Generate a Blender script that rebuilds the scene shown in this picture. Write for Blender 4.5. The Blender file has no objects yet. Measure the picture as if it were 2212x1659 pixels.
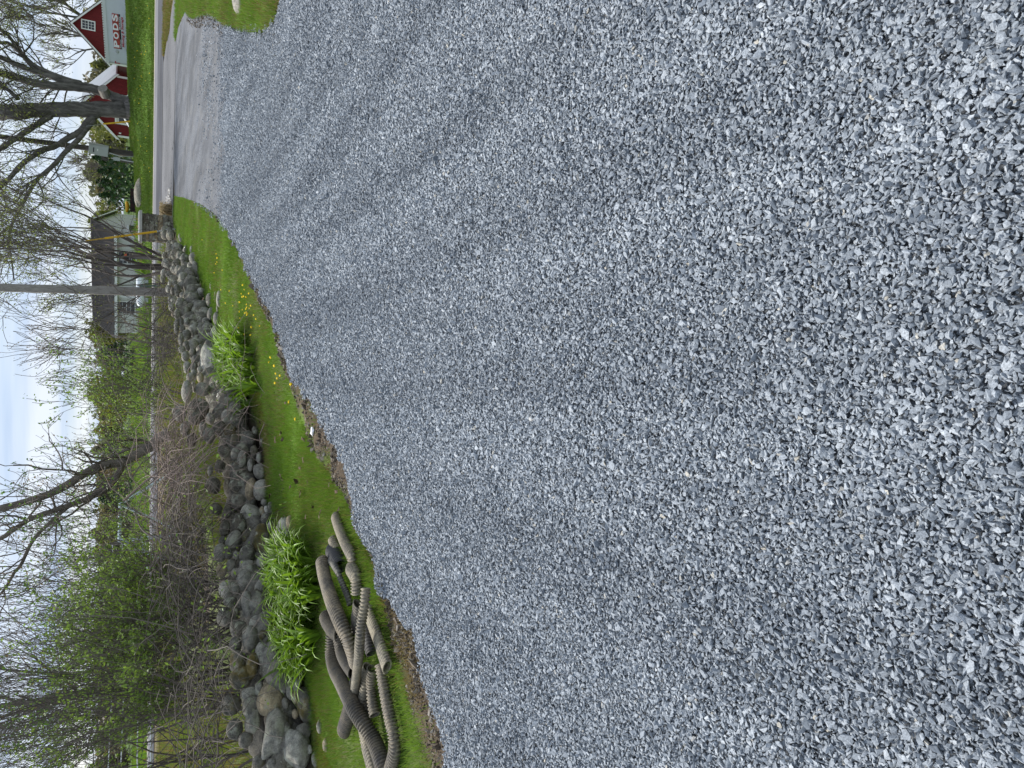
import bpy, bmesh, math, random
import numpy as np
from mathutils import Vector, Matrix, noise as mnoise

R = math.radians
rnd = random.Random(7)
rng = np.random.default_rng(7)
SC = bpy.context.scene
COL = SC.collection

# ------------------------------------------------------------------ camera
PITCH, CAM_H = R(28.5), 1.6
CT, ST = math.cos(PITCH), math.sin(PITCH)
cam_d = bpy.data.cameras.new('camera')
cam = bpy.data.objects.new('camera', cam_d)
COL.objects.link(cam)
cam_d.sensor_fit = 'HORIZONTAL'
cam_d.sensor_width = 36.0
cam_d.lens = 24.96
cam_d.clip_start = 0.05
cam_d.clip_end = 4000
# phone held upright: the picture's right is the world's down
M = Matrix(((0, 1, 0, 0), (-ST, 0, -CT, 0), (-CT, 0, ST, CAM_H), (0, 0, 0, 1)))
cam.matrix_world = M
SC.camera = cam

# ------------------------------------------------------------------ sky, sun, exposure
SUN_EL, SUN_AZ = R(52), R(-35)          # azimuth measured from +Y towards +X
w = bpy.data.worlds.new('World')
SC.world = w
w.use_nodes = True
nt = w.node_tree
nt.nodes.clear()
def N(t, **kw):
    n = nt.nodes.new(t)
    for k, v in kw.items():
        setattr(n, k, v)
    return n
out = N('ShaderNodeOutputWorld')
bg = N('ShaderNodeBackground')
bg.inputs['Strength'].default_value = 0.10
sky = N('ShaderNodeTexSky', sky_type='NISHITA')
sky.sun_disc = False
sky.sun_elevation = SUN_EL
sky.sun_rotation = SUN_AZ
sky.air_density = 1.0
sky.dust_density = 1.5
tc = N('ShaderNodeTexCoord')
sep = N('ShaderNodeSeparateXYZ')
nt.links.new(tc.outputs['Generated'], sep.inputs[0])
zz = N('ShaderNodeMath', operation='MAXIMUM'); zz.inputs[1].default_value = 0.0
nt.links.new(sep.outputs['Z'], zz.inputs[0])
za = N('ShaderNodeMath', operation='ADD'); za.inputs[1].default_value = 0.16
nt.links.new(zz.outputs[0], za.inputs[0])
dx = N('ShaderNodeMath', operation='DIVIDE'); dy = N('ShaderNodeMath', operation='DIVIDE')
nt.links.new(sep.outputs['X'], dx.inputs[0]); nt.links.new(za.outputs[0], dx.inputs[1])
nt.links.new(sep.outputs['Y'], dy.inputs[0]); nt.links.new(za.outputs[0], dy.inputs[1])
dxs = N('ShaderNodeMath', operation='MULTIPLY'); dxs.inputs[1].default_value = 0.32
nt.links.new(dx.outputs[0], dxs.inputs[0])
cmb = N('ShaderNodeCombineXYZ')
nt.links.new(dxs.outputs[0], cmb.inputs['X']); nt.links.new(dy.outputs[0], cmb.inputs['Y'])
cmb.inputs['Z'].default_value = 3.3
cn = N('ShaderNodeTexNoise'); cn.inputs['Scale'].default_value = 1.15
cn.inputs['Detail'].default_value = 5; cn.inputs['Roughness'].default_value = 0.5
nt.links.new(cmb.outputs[0], cn.inputs['Vector'])
cr = N('ShaderNodeValToRGB')
cr.color_ramp.elements[0].position = 0.30; cr.color_ramp.elements[0].color = (0.55, 0.55, 0.55, 1)
cr.color_ramp.elements[1].position = 0.58; cr.color_ramp.elements[1].color = (1, 1, 1, 1)
nt.links.new(cn.outputs['Fac'], cr.inputs[0])
cn2 = N('ShaderNodeTexNoise'); cn2.inputs['Scale'].default_value = 2.1; cn2.inputs['Detail'].default_value = 4
nt.links.new(cmb.outputs[0], cn2.inputs['Vector'])
cc = N('ShaderNodeValToRGB')
cc.color_ramp.elements[0].position = 0.35; cc.color_ramp.elements[0].color = (3.3, 4.1, 5.4, 1)
cc.color_ramp.elements[1].position = 0.62; cc.color_ramp.elements[1].color = (5.1, 5.55, 6.2, 1)
nt.links.new(cn2.outputs['Fac'], cc.inputs[0])
mixc = N('ShaderNodeMix', data_type='RGBA')
nt.links.new(cr.outputs[0], mixc.inputs[0])
nt.links.new(sky.outputs[0], mixc.inputs[6])
nt.links.new(cc.outputs[0], mixc.inputs[7])
nt.links.new(mixc.outputs[2], bg.inputs['Color'])
nt.links.new(bg.outputs[0], out.inputs[0])

sd = bpy.data.lights.new('sun', 'SUN')
sd.energy = 3.4
sd.angle = R(10)
sd.color = (1.0, 0.96, 0.90)
sun = bpy.data.objects.new('sun', sd)
COL.objects.link(sun)
sv = Vector((math.sin(SUN_AZ) * math.cos(SUN_EL), math.cos(SUN_AZ) * math.cos(SUN_EL), math.sin(SUN_EL)))
sun.rotation_euler = sv.to_track_quat('Z', 'Y').to_euler()
sun.location = (0, 0, 30)
SC.view_settings.view_transform = 'Standard'
SC.view_settings.look = 'None'
SC.view_settings.exposure = 0.80
SC.view_settings.gamma = 1.0
SC.view_settings.use_curve_mapping = False
SC.render.engine = 'CYCLES'
SC.cycles.max_bounces = 6
SC.cycles.diffuse_bounces = 3
SC.cycles.transparent_max_bounces = 8

# ------------------------------------------------------------------ where a spot seen in the photo stands in the world
FV = 1534.0
def ray(vx, vy):
    a = (vx - 1106.0) / FV; b = (829.5 - vy) / FV
    return Vector((b, CT - a * ST, -ST - a * CT))
def at_z(vx, vy, z=0.0):
    d = ray(vx, vy); t = (z - CAM_H) / d.z
    return Vector((d.x * t, d.y * t, z))
def at_Y(vx, vy, Y):
    d = ray(vx, vy); t = Y / d.y
    return Vector((d.x * t, Y, CAM_H + d.z * t))
def s2v(sx, sy):
    return sx * 0.553, sy * 0.553

# ------------------------------------------------------------------ terrain heights
_CX = [-200, -8, 7, 9.8, 13.1, 16.7, 17.9, 28, 200]
_CZ = [.25, .25, .45, .70, .90, 1.06, 1.33, 1.62, 1.7]
def sstep(a, b, x):
    t = np.clip((x - a) / (b - a), 0, 1); return t * t * (3 - 2 * t)
def wall_base_arrays():
    pts = [(800, 1900), (690, 1650), (660, 1420), (612, 1230), (585, 1100), (572, 960), (545, 860), (510, 800), (475, 740), (430, 590), (392, 530), (374, 480)]
    P = [at_z(x, y, 0) for x, y in pts]
    return np.array([p.x for p in P]), np.array([p.y for p in P]), np.array([y for x, y in pts], float)
WBX, WBY, WBV = wall_base_arrays()
def wall_dist(x, y):
    """signed distance behind the wall's foot line (positive behind, i.e. to the left)."""
    best = np.full(np.shape(x), 1e9); sgn = np.zeros(np.shape(x)); par = np.zeros(np.shape(x))
    acc = 0.0
    for i in range(len(WBX) - 1):
        ax, ay, bx, by = WBX[i], WBY[i], WBX[i + 1], WBY[i + 1]
        ux, uy = bx - ax, by - ay; L = math.hypot(ux, uy)
        t = np.clip(((x - ax) * ux + (y - ay) * uy) / (L * L), 0, 1)
        d = np.hypot(x - ax - t * ux, y - ay - t * uy)
        s = np.sign(ux * (y - ay) - uy * (x - ax))
        m = d < best
        best = np.where(m, d, best); sgn = np.where(m, s, sgn)
    return best * sgn
def terrain(x, y):
    x = np.asarray(x, float); y = np.asarray(y, float)
    s = y + .342 * x
    z = np.interp(s, [33, 41, 52], [0, .12, .19])
    crest = np.interp(x, _CX, _CZ)
    t = sstep(52, 64, s)
    z = np.where(s > 52, .19 + (crest - .19) * t, z)
    back = np.where(x > 5, np.minimum(crest, .45), crest)
    z = np.where(s > 65, crest + (back - crest) * sstep(66, 71, s), z)
    z = np.where(s > 90, z + (s - 90) * .004, z)
    wd = wall_dist(x, y)
    near = (y < 31) & (y > 3)
    ridge = .30 * np.exp(-((wd - .75) / .38) ** 2) + .10 * sstep(.8, 2.5, wd)
    z = z + np.where(near, ridge * sstep(31, 28, y), 0)
    return z
def tz(x, y):
    return float(terrain(x, y))
def ground(vx, vy):
    """spot on the terrain along a line of sight"""
    d = ray(vx, vy); t = 1.0
    for i in range(4000):
        p = d * t
        if CAM_H + p.z <= tz(p.x, p.y):
            break
        t += .03 if t < 25 else .1
    p = d * t
    return Vector((p.x, p.y, tz(p.x, p.y)))

# ------------------------------------------------------------------ object helpers
def empty(name, loc=(0, 0, 0), rz=0.0, label=None, cat=None, group=None, parent=None):
    o = bpy.data.objects.new(name, None)
    o.empty_display_size = .2
    COL.objects.link(o); o.location = loc; o.rotation_euler = (0, 0, rz)
    if parent: o.parent = parent
    return tag(o, label, cat, group)
def tag(o, label=None, cat=None, group=None, kind=None):
    if label: o['label'] = label
    if cat: o['category'] = cat
    if group: o['group'] = group
    if kind: o['kind'] = kind
    return o
def link(name, me, parent=None, loc=None, rot=None, scl=None):
    o = bpy.data.objects.new(name, me)
    COL.objects.link(o)
    if parent: o.parent = parent
    if loc is not None: o.location = loc
    if rot is not None: o.rotation_euler = rot
    if scl is not None: o.scale = scl
    return o
class MB:
    def __init__(self):
        self.V = []; self.F = []; self.n = 0; self.MI = []
    def add(self, verts, faces, mi=0):
        verts = np.asarray(verts, float).reshape(-1, 3)
        self.V.append(verts)
        for f in faces: self.F.append([i + self.n for i in f])
        self.MI += [mi] * len(faces)
        self.n += len(verts)
    def box(self, c, s, rz=0.0, mi=0, top=None):
        x, y, z = [k / 2 for k in s]
        tx, ty = (x, y) if top is None else (x * top[0], y * top[1])
        v = np.array([(-x, -y, -z), (x, -y, -z), (x, y, -z), (-x, y, -z), (-tx, -ty, z), (tx, -ty, z), (tx, ty, z), (-tx, ty, z)])
        if rz:
            c_, s_ = math.cos(rz), math.sin(rz)
            v = np.stack([v[:, 0] * c_ - v[:, 1] * s_, v[:, 0] * s_ + v[:, 1] * c_, v[:, 2]], 1)
        self.add(v + np.array(c), [(3, 2, 1, 0), (4, 5, 6, 7), (0, 1, 5, 4), (1, 2, 6, 5), (2, 3, 7, 6), (3, 0, 4, 7)], mi)
    def prism(self, poly, y0, y1, mi=0):
        """poly in (x,z), swept along y"""
        n = len(poly)
        v = [(p[0], y0, p[1]) for p in poly] + [(p[0], y1, p[1]) for p in poly]
        f = [tuple(range(n)), tuple(range(2 * n - 1, n - 1, -1))]
        f += [(i, i + n, (i + 1) % n + n, (i + 1) % n) for i in range(n)]
        self.add(v, f, mi)
    def tube(self, pts, rads, sides=5, cap=False, mi=0):
        P = np.asarray(pts, float); n = len(P)
        T = np.gradient(P, axis=0); T /= (np.linalg.norm(T, axis=1, keepdims=True) + 1e-9)
        ref = np.array((0.31, 0.17, 0.93)) if abs(T[0] @ np.array((0.31, .17, .93))) < .9 else np.array((1.0, 0, 0))
        A = np.cross(T, ref); A /= (np.linalg.norm(A, axis=1, keepdims=True) + 1e-9)
        B = np.cross(T, A)
        ang = np.arange(sides) * 2 * math.pi / sides
        rr = np.asarray(rads, float).reshape(-1, 1, 1)
        V = P[:, None, :] + rr * (np.cos(ang)[None, :, None] * A[:, None, :] + np.sin(ang)[None, :, None] * B[:, None, :])
        b = self.n
        self.V.append(V.reshape(-1, 3)); self.n += n * sides
        for i in range(n - 1):
            for k in range(sides):
                k2 = (k + 1) % sides
                self.F.append((b + i * sides + k, b + i * sides + k2, b + (i + 1) * sides + k2, b + (i + 1) * sides + k))
        self.MI += [mi] * ((n - 1) * sides)
        if cap:
            self.F.append(tuple(b + k for k in range(sides))[::-1]); self.F.append(tuple(b + (n - 1) * sides + k for k in range(sides)))
            self.MI += [mi, mi]
    def mesh(self, name, mats, smooth=False):
        me = bpy.data.meshes.new(name)
        V = np.concatenate(self.V) if self.V else np.zeros((0, 3))
        me.from_pydata(V.tolist(), [], self.F)
        for m in (mats if isinstance(mats, (list, tuple)) else [mats]): me.materials.append(m)
        if any(self.MI): me.polygons.foreach_set('material_index', self.MI)
        if smooth: me.polygons.foreach_set('use_smooth', [True] * len(me.polygons))
        me.update()
        return me
    def build(self, name, mats, parent=None, loc=None, rot=None, smooth=False):
        return link(name, self.mesh(name, mats, smooth), parent, loc, rot)
def tri_mesh(name, V, mat, col=None, per=3):
    """mesh of loose triangles (or quads) from an (n*per,3) array"""
    V = np.asarray(V, np.float32); n = len(V) // per
    me = bpy.data.meshes.new(name)
    me.vertices.add(len(V)); me.vertices.foreach_set('co', V.ravel())
    me.loops.add(len(V)); me.loops.foreach_set('vertex_index', np.arange(len(V), dtype=np.int32))
    me.polygons.add(n)
    me.polygons.foreach_set('loop_start', np.arange(0, n * per, per, dtype=np.int32))
    me.polygons.foreach_set('loop_total', np.full(n, per, np.int32))
    me.materials.append(mat)
    if col is not None:
        a = me.attributes.new('tint', 'FLOAT_COLOR', 'POINT')
        c = np.ones((len(V), 4), np.float32); c[:, :3] = col
        a.data.foreach_set('color', c.ravel())
    me.update(calc_edges=True)
    return me
def inside(poly, x, y):
    x = np.asarray(x); y = np.asarray(y); c = np.zeros(x.shape, bool)
    n = len(poly)
    for i in range(n):
        x0, y0 = poly[i][:2]; x1, y1 = poly[(i + 1) % n][:2]
        if y0 == y1: continue
        m = ((y0 > y) != (y1 > y)) & (x < (x1 - x0) * (y - y0) / (y1 - y0) + x0)
        c ^= m
    return c
def vnoise(x, y, sc, seed=0):
    """cheap smooth value noise, vectorised"""
    x = np.asarray(x) * sc + seed * 17.3; y = np.asarray(y) * sc + seed * 9.1
    xi = np.floor(x).astype(int); yi = np.floor(y).astype(int)
    fx = x - xi; fy = y - yi; fx = fx * fx * (3 - 2 * fx); fy = fy * fy * (3 - 2 * fy)
    def h(a, b):
        v = np.sin(a * 127.1 + b * 311.7 + seed * 74.7) * 43758.5453
        return v - np.floor(v)
    return (h(xi, yi) * (1 - fx) + h(xi + 1, yi) * fx) * (1 - fy) + (h(xi, yi + 1) * (1 - fx) + h(xi + 1, yi + 1) * fx) * fy

# ------------------------------------------------------------------ materials
def new_mat(name):
    m = bpy.data.materials.new(name); m.use_nodes = True
    t = m.node_tree; t.nodes.clear()
    o = t.nodes.new('ShaderNodeOutputMaterial')
    return m, t, o
def ramp(t, stops, fac):
    r = t.nodes.new('ShaderNodeValToRGB')
    e = r.color_ramp.elements
    while len(e) < len(stops): e.new(.5)
    for k, (p, c) in enumerate(stops):
        e[k].position = p; e[k].color = (c[0], c[1], c[2], 1)
    t.links.new(fac, r.inputs[0])
    return r.outputs[0]
def tnoise(t, scale, detail=4, rough=.55, coord='Object', stretch=None):
    c = t.nodes.new('ShaderNodeTexCoord'); src = c.outputs[coord]
    if coord == 'World':
        pass
    if stretch:
        mp = t.nodes.new('ShaderNodeMapping'); mp.inputs['Scale'].default_value = stretch
        t.links.new(src, mp.inputs[0]); src = mp.outputs[0]
    n = t.nodes.new('ShaderNodeTexNoise')
    n.inputs['Scale'].default_value = scale; n.inputs['Detail'].default_value = detail; n.inputs['Roughness'].default_value = rough
    t.links.new(src, n.inputs['Vector'])
    return n.outputs['Fac']
def mixrgb(t, fac, a, b, mode='MIX'):
    m = t.nodes.new('ShaderNodeMix'); m.data_type = 'RGBA'; m.blend_type = mode
    for idx, v in ((0, fac), (6, a), (7, b)):
        if isinstance(v, (int, float)): m.inputs[idx].default_value = v
        elif isinstance(v, tuple): m.inputs[idx].default_value = (v[0], v[1], v[2], 1)
        else: t.links.new(v, m.inputs[idx])
    return m.outputs[2]
def math_(t, op, a, b):
    m = t.nodes.new('ShaderNodeMath'); m.operation = op
    for i, v in enumerate((a, b)):
        if isinstance(v, (int, float)): m.inputs[i].default_value = v
        else: t.links.new(v, m.inputs[i])
    return m.outputs[0]
def principled(t, o, col, rough=.8, bump=None, bstr=.3, bdist=.01, metal=0.0, spec=.3):
    p = t.nodes.new('ShaderNodeBsdfPrincipled')
    if isinstance(col, tuple): p.inputs['Base Color'].default_value = (col[0], col[1], col[2], 1)
    else: t.links.new(col, p.inputs['Base Color'])
    p.inputs['Roughness'].default_value = rough
    p.inputs['Metallic'].default_value = metal
    p.inputs['Specular IOR Level'].default_value = spec
    if bump is not None:
        b = t.nodes.new('ShaderNodeBump'); b.inputs['Strength'].default_value = bstr; b.inputs['Distance'].default_value = bdist
        t.links.new(bump, b.inputs['Height']); t.links.new(b.outputs[0], p.inputs['Normal'])
    t.links.new(p.outputs[0], o.inputs[0])
    return p
def simple(name, col, rough=.7, var=.25, scale=8, bstr=.2, bdist=.005, metal=0.0, stretch=None, spec=.3):
    m, t, o = new_mat(name)
    n = tnoise(t, scale, 5, .6, 'Object', stretch)
    lo = tuple(c * (1 - var) for c in col); hi = tuple(min(1, c * (1 + var)) for c in col)
    c = ramp(t, [(.25, lo), (.75, hi)], n)
    principled(t, o, c, rough, n, bstr, bdist, metal, spec)
    return m
def leafy(name, col, trans=.45, var=.35, tint=False, rough=.5):
    m, t, o = new_mat(name)
    if tint:
        a = t.nodes.new('ShaderNodeAttribute'); a.attribute_name = 'tint'; c = a.outputs['Color']
    else:
        oi = t.nodes.new('ShaderNodeNewGeometry')
        n = tnoise(t, 3.0, 3, .6, 'Object')
        ob = t.nodes.new('ShaderNodeObjectInfo')
        rr = math_(t, 'FRACT', math_(t, 'ADD', oi.outputs['Random Per Island'], ob.outputs['Random']), 0)
        mixn = math_(t, 'ADD', math_(t, 'MULTIPLY', rr, .65), math_(t, 'MULTIPLY', n, .4))
        lo = tuple(c * (1 - var) for c in col); hi = tuple(c * (1 + var) for c in col)
        c = ramp(t, [(.15, lo), (.85, hi)], mixn)
    p = t.nodes.new('ShaderNodeBsdfPrincipled'); t.links.new(c, p.inputs['Base Color'])
    p.inputs['Roughness'].default_value = rough; p.inputs['Specular IOR Level'].default_value = .25
    tr = t.nodes.new('ShaderNodeBsdfTranslucent')
    t.links.new(mixrgb(t, 1.0, c, (1.0, 1.0, .55), 'MULTIPLY'), tr.inputs['Color'])
    mx = t.nodes.new('ShaderNodeMixShader'); mx.inputs[0].default_value = trans
    t.links.new(p.outputs[0], mx.inputs[1]); t.links.new(tr.outputs[0], mx.inputs[2]); t.links.new(mx.outputs[0], o.inputs[0])
    return m

def gravel_mat(name, stops, speck=.35):
    m, t, o = new_mat(name)
    oi = t.nodes.new('ShaderNodeObjectInfo')
    c = ramp(t, stops, oi.outputs['Random'])
    g = t.nodes.new('ShaderNodeNewGeometry')
    n = t.nodes.new('ShaderNodeTexNoise'); n.inputs['Scale'].default_value = 260; n.inputs['Detail'].default_value = 4
    t.links.new(g.outputs['Position'], n.inputs['Vector'])
    k = ramp(t, [(.3, (1 - speck,) * 3), (.7, (1 + speck,) * 3)], n.outputs['Fac'])
    c = mixrgb(t, 1.0, c, k, 'MULTIPLY')
    # dusty and washed lanes running along the drive
    mp = t.nodes.new('ShaderNodeMapping'); mp.vector_type = 'POINT'; mp.inputs['Rotation'].default_value = (0, 0, .30); mp.inputs['Scale'].default_value = (1.0, .07, 0)
    t.links.new(g.outputs['Position'], mp.inputs[0])
    n2 = t.nodes.new('ShaderNodeTexNoise'); n2.inputs['Scale'].default_value = 2.3; n2.inputs['Detail'].default_value = 3
    t.links.new(mp.outputs[0], n2.inputs['Vector'])
    c = mixrgb(t, 1.0, c, ramp(t, [(.38, (.83, .84, .855)), (.58, (1.10, 1.10, 1.10))], n2.outputs['Fac']), 'MULTIPLY')
    principled(t, o, c, .8, n.outputs['Fac'], .25, .002, 0, .2)
    return m
GS = [(.0, (.138, .157, .180)), (.3, (.202, .225, .251)), (.6, (.258, .283, .312)), (.9, (.312, .338, .366)), (.99, (.355, .378, .40)), (.994, (.33, .30, .245)), (1.0, (.38, .37, .335))]
M_GRAVEL = gravel_mat('crushed_stone', GS)
M_CRUMB = gravel_mat('soil_crumb', [(.0, (.06, .046, .034)), (.4, (.105, .083, .06)), (.75, (.15, .125, .095)), (1, (.24, .22, .19))], .4)
M_WHITEGRAVEL = gravel_mat('white_gravel', [(.0, (.32, .29, .26)), (.5, (.5, .47, .43)), (1, (.7, .68, .65))], .2)

def bed_mat():
    m, t, o = new_mat('gravel_bed')
    v = t.nodes.new('ShaderNodeTexVoronoi'); v.inputs['Scale'].default_value = 55
    c = t.nodes.new('ShaderNodeTexCoord'); t.links.new(c.outputs['Object'], v.inputs['Vector'])
    base = ramp(t, [(.0, (.07, .08, .092)), (.5, (.15, .165, .185)), (1, (.26, .28, .305))], v.outputs['Color'])
    n2 = tnoise(t, .55, 4)
    k = ramp(t, [(.3, (.9,) * 3), (.7, (1.05,) * 3)], n2)
    base = mixrgb(t, 1.0, base, k, 'MULTIPLY')
    principled(t, o, base, .85, v.outputs['Distance'], .9, .012)
    return m
M_BED = bed_mat()
def olddrive_mat():
    m, t, o = new_mat('packed_stone_dust')
    n1 = tnoise(t, 24, 8, .82); n2 = tnoise(t, .9, 6, .68, 'Object', (1.2, .28, 1)); n3 = tnoise(t, 1.6, 6, .7)
    c = ramp(t, [(.30, (.07, .076, .085)), (.5, (.155, .162, .176)), (.70, (.30, .305, .315))], n1)
    c = mixrgb(t, ramp(t, [(.42, (0, 0, 0)), (.60, (.7,) * 3)], n2), c, (.082, .084, .089))
    c = mixrgb(t, ramp(t, [(.50, (0, 0, 0)), (.66, (.6,) * 3)], n3), c, (.185, .183, .178))
    principled(t, o, c, 1.0, n1, .7, .01, 0, 0.0)
    return m
M_OLD = olddrive_mat()
def asphalt_mat(name, lo, hi, crack=True):
    m, t, o = new_mat(name)
    n1 = tnoise(t, 60, 5, .7); n2 = tnoise(t, .35, 4, .6)
    c = ramp(t, [(.3, lo), (.7, hi)], n1)
    c = mixrgb(t, 1.0, c, ramp(t, [(.3, (.8,) * 3), (.7, (1.2,) * 3)], n2), 'MULTIPLY')
    if crack:
        v = t.nodes.new('ShaderNodeTexVoronoi'); v.feature = 'DISTANCE_TO_EDGE'; v.inputs['Scale'].default_value = .45
        tc_ = t.nodes.new('ShaderNodeTexCoord'); mp = t.nodes.new('ShaderNodeMapping'); mp.inputs['Scale'].default_value = (.35, 1.4, 1)
        nn = t.nodes.new('ShaderNodeTexNoise'); nn.inputs['Scale'].default_value = 1.5
        t.links.new(tc_.outputs['Object'], nn.inputs['Vector'])
        vm = t.nodes.new('ShaderNodeVectorMath'); vm.operation = 'ADD'
        t.links.new(tc_.outputs['Object'], vm.inputs[0]); t.links.new(nn.outputs['Color'], vm.inputs[1])
        t.links.new(vm.outputs[0], mp.inputs[0]); t.links.new(mp.outputs[0], v.inputs['Vector'])
        c = mixrgb(t, ramp(t, [(.0, (.8,) * 3), (.012, (0,) * 3)], v.outputs['Distance']), c, (.035, .034, .033))
    principled(t, o, c, 1.0, n1, .4, .006, 0, 0.0)
    return m
M_ROAD = asphalt_mat('worn_asphalt', (.15, .15, .16), (.20, .20, .212), False)
M_ROADDARK = asphalt_mat('dark_asphalt', (.07, .072, .079), (.11, .112, .121), False)
M_APRON = asphalt_mat('apron_asphalt', (.10, .102, .108), (.20, .20, .205), True)
M_LINE = simple('road_paint', (.55, .50, .40), .7, .25, 5)

def ground_mat():
    m, t, o = new_mat('ground_cover')
    a = t.nodes.new('ShaderNodeAttribute'); a.attribute_name = 'tint'
    n1 = tnoise(t, 28, 6, .7); n2 = tnoise(t, 2.5, 5, .6)
    c = mixrgb(t, 1.0, a.outputs['Color'], ramp(t, [(.25, (.55,) * 3), (.75, (1.4,) * 3)], n1), 'MULTIPLY')
    c = mixrgb(t, 1.0, c, ramp(t, [(.3, (.75,) * 3), (.7, (1.25,) * 3)], n2), 'MULTIPLY')
    principled(t, o, c, .95, n1, .6, .03, 0, .1)
    return m
M_GROUND = ground_mat()
M_GRASS = leafy('grass_blades', (.1, .2, .02), .35, tint=True, rough=.55)

def stone_mat():
    m, t, o = new_mat('field_stone')
    oi = t.nodes.new('ShaderNodeObjectInfo')
    tcn = t.nodes.new('ShaderNodeTexCoord')
    off = t.nodes.new('ShaderNodeVectorMath'); off.operation = 'ADD'
    g = t.nodes.new('ShaderNodeNewGeometry')
    t.links.new(g.outputs['Position'], off.inputs[0]); off.inputs[1].default_value = (3, 5, 7)
    def nz(sc, det=5, ro=.6):
        n = t.nodes.new('ShaderNodeTexNoise'); n.inputs['Scale'].default_value = sc; n.inputs['Detail'].default_value = det; n.inputs['Roughness'].default_value = ro
        t.links.new(off.outputs[0], n.inputs['Vector']); return n.outputs['Fac']
    n1 = nz(14, 7, .7); n2 = nz(4, 4); n3 = nz(9, 6, .65); n4 = nz(70, 4, .7)
    c = mixrgb(t, 1.0, oi.outputs['Color'], ramp(t, [(.30, (.42, .42, .43)), (.70, (1.7, 1.68, 1.6))], n1), 'MULTIPLY')
    c = mixrgb(t, 1.0, c, ramp(t, [(.3, (.7,) * 3), (.7, (1.25, 1.22, 1.15))], n4), 'MULTIPLY')
    # pale lichen
    lm = math_(t, 'MULTIPLY', ramp(t, [(.53, (0,) * 3), (.58, (1,) * 3)], n3), ramp(t, [(.42, (0,) * 3), (.56, (.8,) * 3)], n2))
    c = mixrgb(t, lm, c, (.40, .41, .33))
    # moss, by the stone's own moss amount
    mo = math_(t, 'SUBTRACT', 1.0, oi.outputs['Alpha'])
    th = math_(t, 'ADD', n2, math_(t, 'MULTIPLY', n1, .5))
    mm = math_(t, 'MULTIPLY', ramp(t, [(.70, (0,) * 3), (.85, (1,) * 3)], th), mo)
    moss = ramp(t, [(.35, (.05, .052, .015)), (.6, (.16, .11, .022))], n3)
    c = mixrgb(t, mm, c, moss)
    b = math_(t, 'ADD', math_(t, 'MULTIPLY', n1, 1.0), math_(t, 'MULTIPLY', n4, .4))
    principled(t, o, c, .9, b, .8, .03, 0, .2)
    return m
M_STONE = stone_mat()
def pipe_mat():
    m, t, o = new_mat('weathered_black_plastic')
    oi = t.nodes.new('ShaderNodeObjectInfo')
    n1 = tnoise(t, 7, 6, .65); n2 = tnoise(t, 60, 4, .7)
    f = ramp(t, [(.36, (0.2,) * 3), (.54, (1,) * 3)], math_(t, 'ADD', math_(t, 'MULTIPLY', n1, .7), math_(t, 'MULTIPLY', n2, .3)))
    mud = mixrgb(t, 1.0, mixrgb(t, 1.0, oi.outputs['Color'], (1.0, 1.02, .94), 'MULTIPLY'), ramp(t, [(.3, (.55,) * 3), (.7, (1.15,) * 3)], n2), 'MULTIPLY')
    f2 = math_(t, 'MULTIPLY', f, oi.outputs['Alpha'])
    c = mixrgb(t, f2, (.045, .045, .048), mud)
    principled(t, o, c, .65, n2, .2, .003, 0, .3)
    return m
M_PIPE = pipe_mat()
def bark_mat(name, lo, hi, sc=6):
    m, t, o = new_mat(name)
    n = tnoise(t, sc, 7, .7, 'Object', (1, 1, .22)); n2 = tnoise(t, .9, 4, .6)
    c = ramp(t, [(.3, lo), (.7, hi)], n)
    c = mixrgb(t, 1.0, c, ramp(t, [(.3, (.75,) * 3), (.7, (1.25,) * 3)], n2), 'MULTIPLY')
    principled(t, o, c, .95, n, .8, .05, 0, .1)
    return m
M_BARK = bark_mat('maple_bark', (.045, .041, .037), (.19, .176, .162))
M_BARK2 = bark_mat('grey_bark', (.10, .088, .072), (.24, .21, .175), 14)
M_TWIGD = simple('dark_twig', (.075, .063, .055), .9, .3, 3)
M_TWIG = simple('grey_twig', (.15, .127, .108), .9, .35, 3)
M_CANE = simple('bramble_cane', (.24, .185, .16), .85, .4, 4)
M_POLEWOOD = bark_mat('weathered_pole', (.19, .17, .155), (.36, .335, .31), 20)
M_POLEDARK = bark_mat('tarred_pole', (.05, .045, .042), (.13, .115, .105), 20)
M_BUD = leafy('bud_leaves', (.21, .25, .075), .4, .4)
M_BUDR = leafy('reddish_buds', (.22, .15, .07), .4, .35)
M_LEAF = leafy('spring_leaves', (.18, .27, .07), .45, .4)
M_LEAFD = leafy('deep_leaves', (.10, .19, .04), .4, .4)
M_LILY = leafy('daylily_leaf', (.155, .265, .03), .4, .5, rough=.4)
M_NEEDLE = leafy('evergreen_needles', (.035, .072, .030), .15, .45)
M_FARLEAF = leafy('far_spring_leaves', (.12, .145, .045), .3, .4, tint=True)
M_STRAW = leafy('straw', (.42, .33, .20), .3, .3)
M_RED = simple('barn_red', (.14, .012, .014), .75, .3, 3, .2, .005, stretch=(6, 6, .6))
M_WHITE = simple('white_paint', (.72, .72, .71), .6, .08, 3)
M_OFFWHITE = simple('cream_siding', (.56, .56, .52), .7, .1, 2)
M_METALROOF = simple('pale_metal_roof', (.55, .56, .58), .45, .1, 2)
M_SHINGLE = simple('brown_shingle', (.135, .126, .122), .95, .35, 9)
M_GLASS = simple('dark_glass', (.02, .024, .03), .12, .2, 2, 0, spec=.6)
M_BLACK = simple('black_rubber', (.02, .02, .02), .8, .3, 8)
M_CARWHITE = simple('car_white', (.75, .77, .8), .25, .03, 2, 0, spec=.5)
M_SIGNRED = simple('sign_red', (.36, .055, .04), .5, .25, 7, .05)
M_SIGNBLACK = simple('sign_black', (.012, .012, .014), .5, .2, 5, .05)
M_LETTER = simple('letter_white', (.78, .78, .78), .5, .05, 4, .02)
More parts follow.
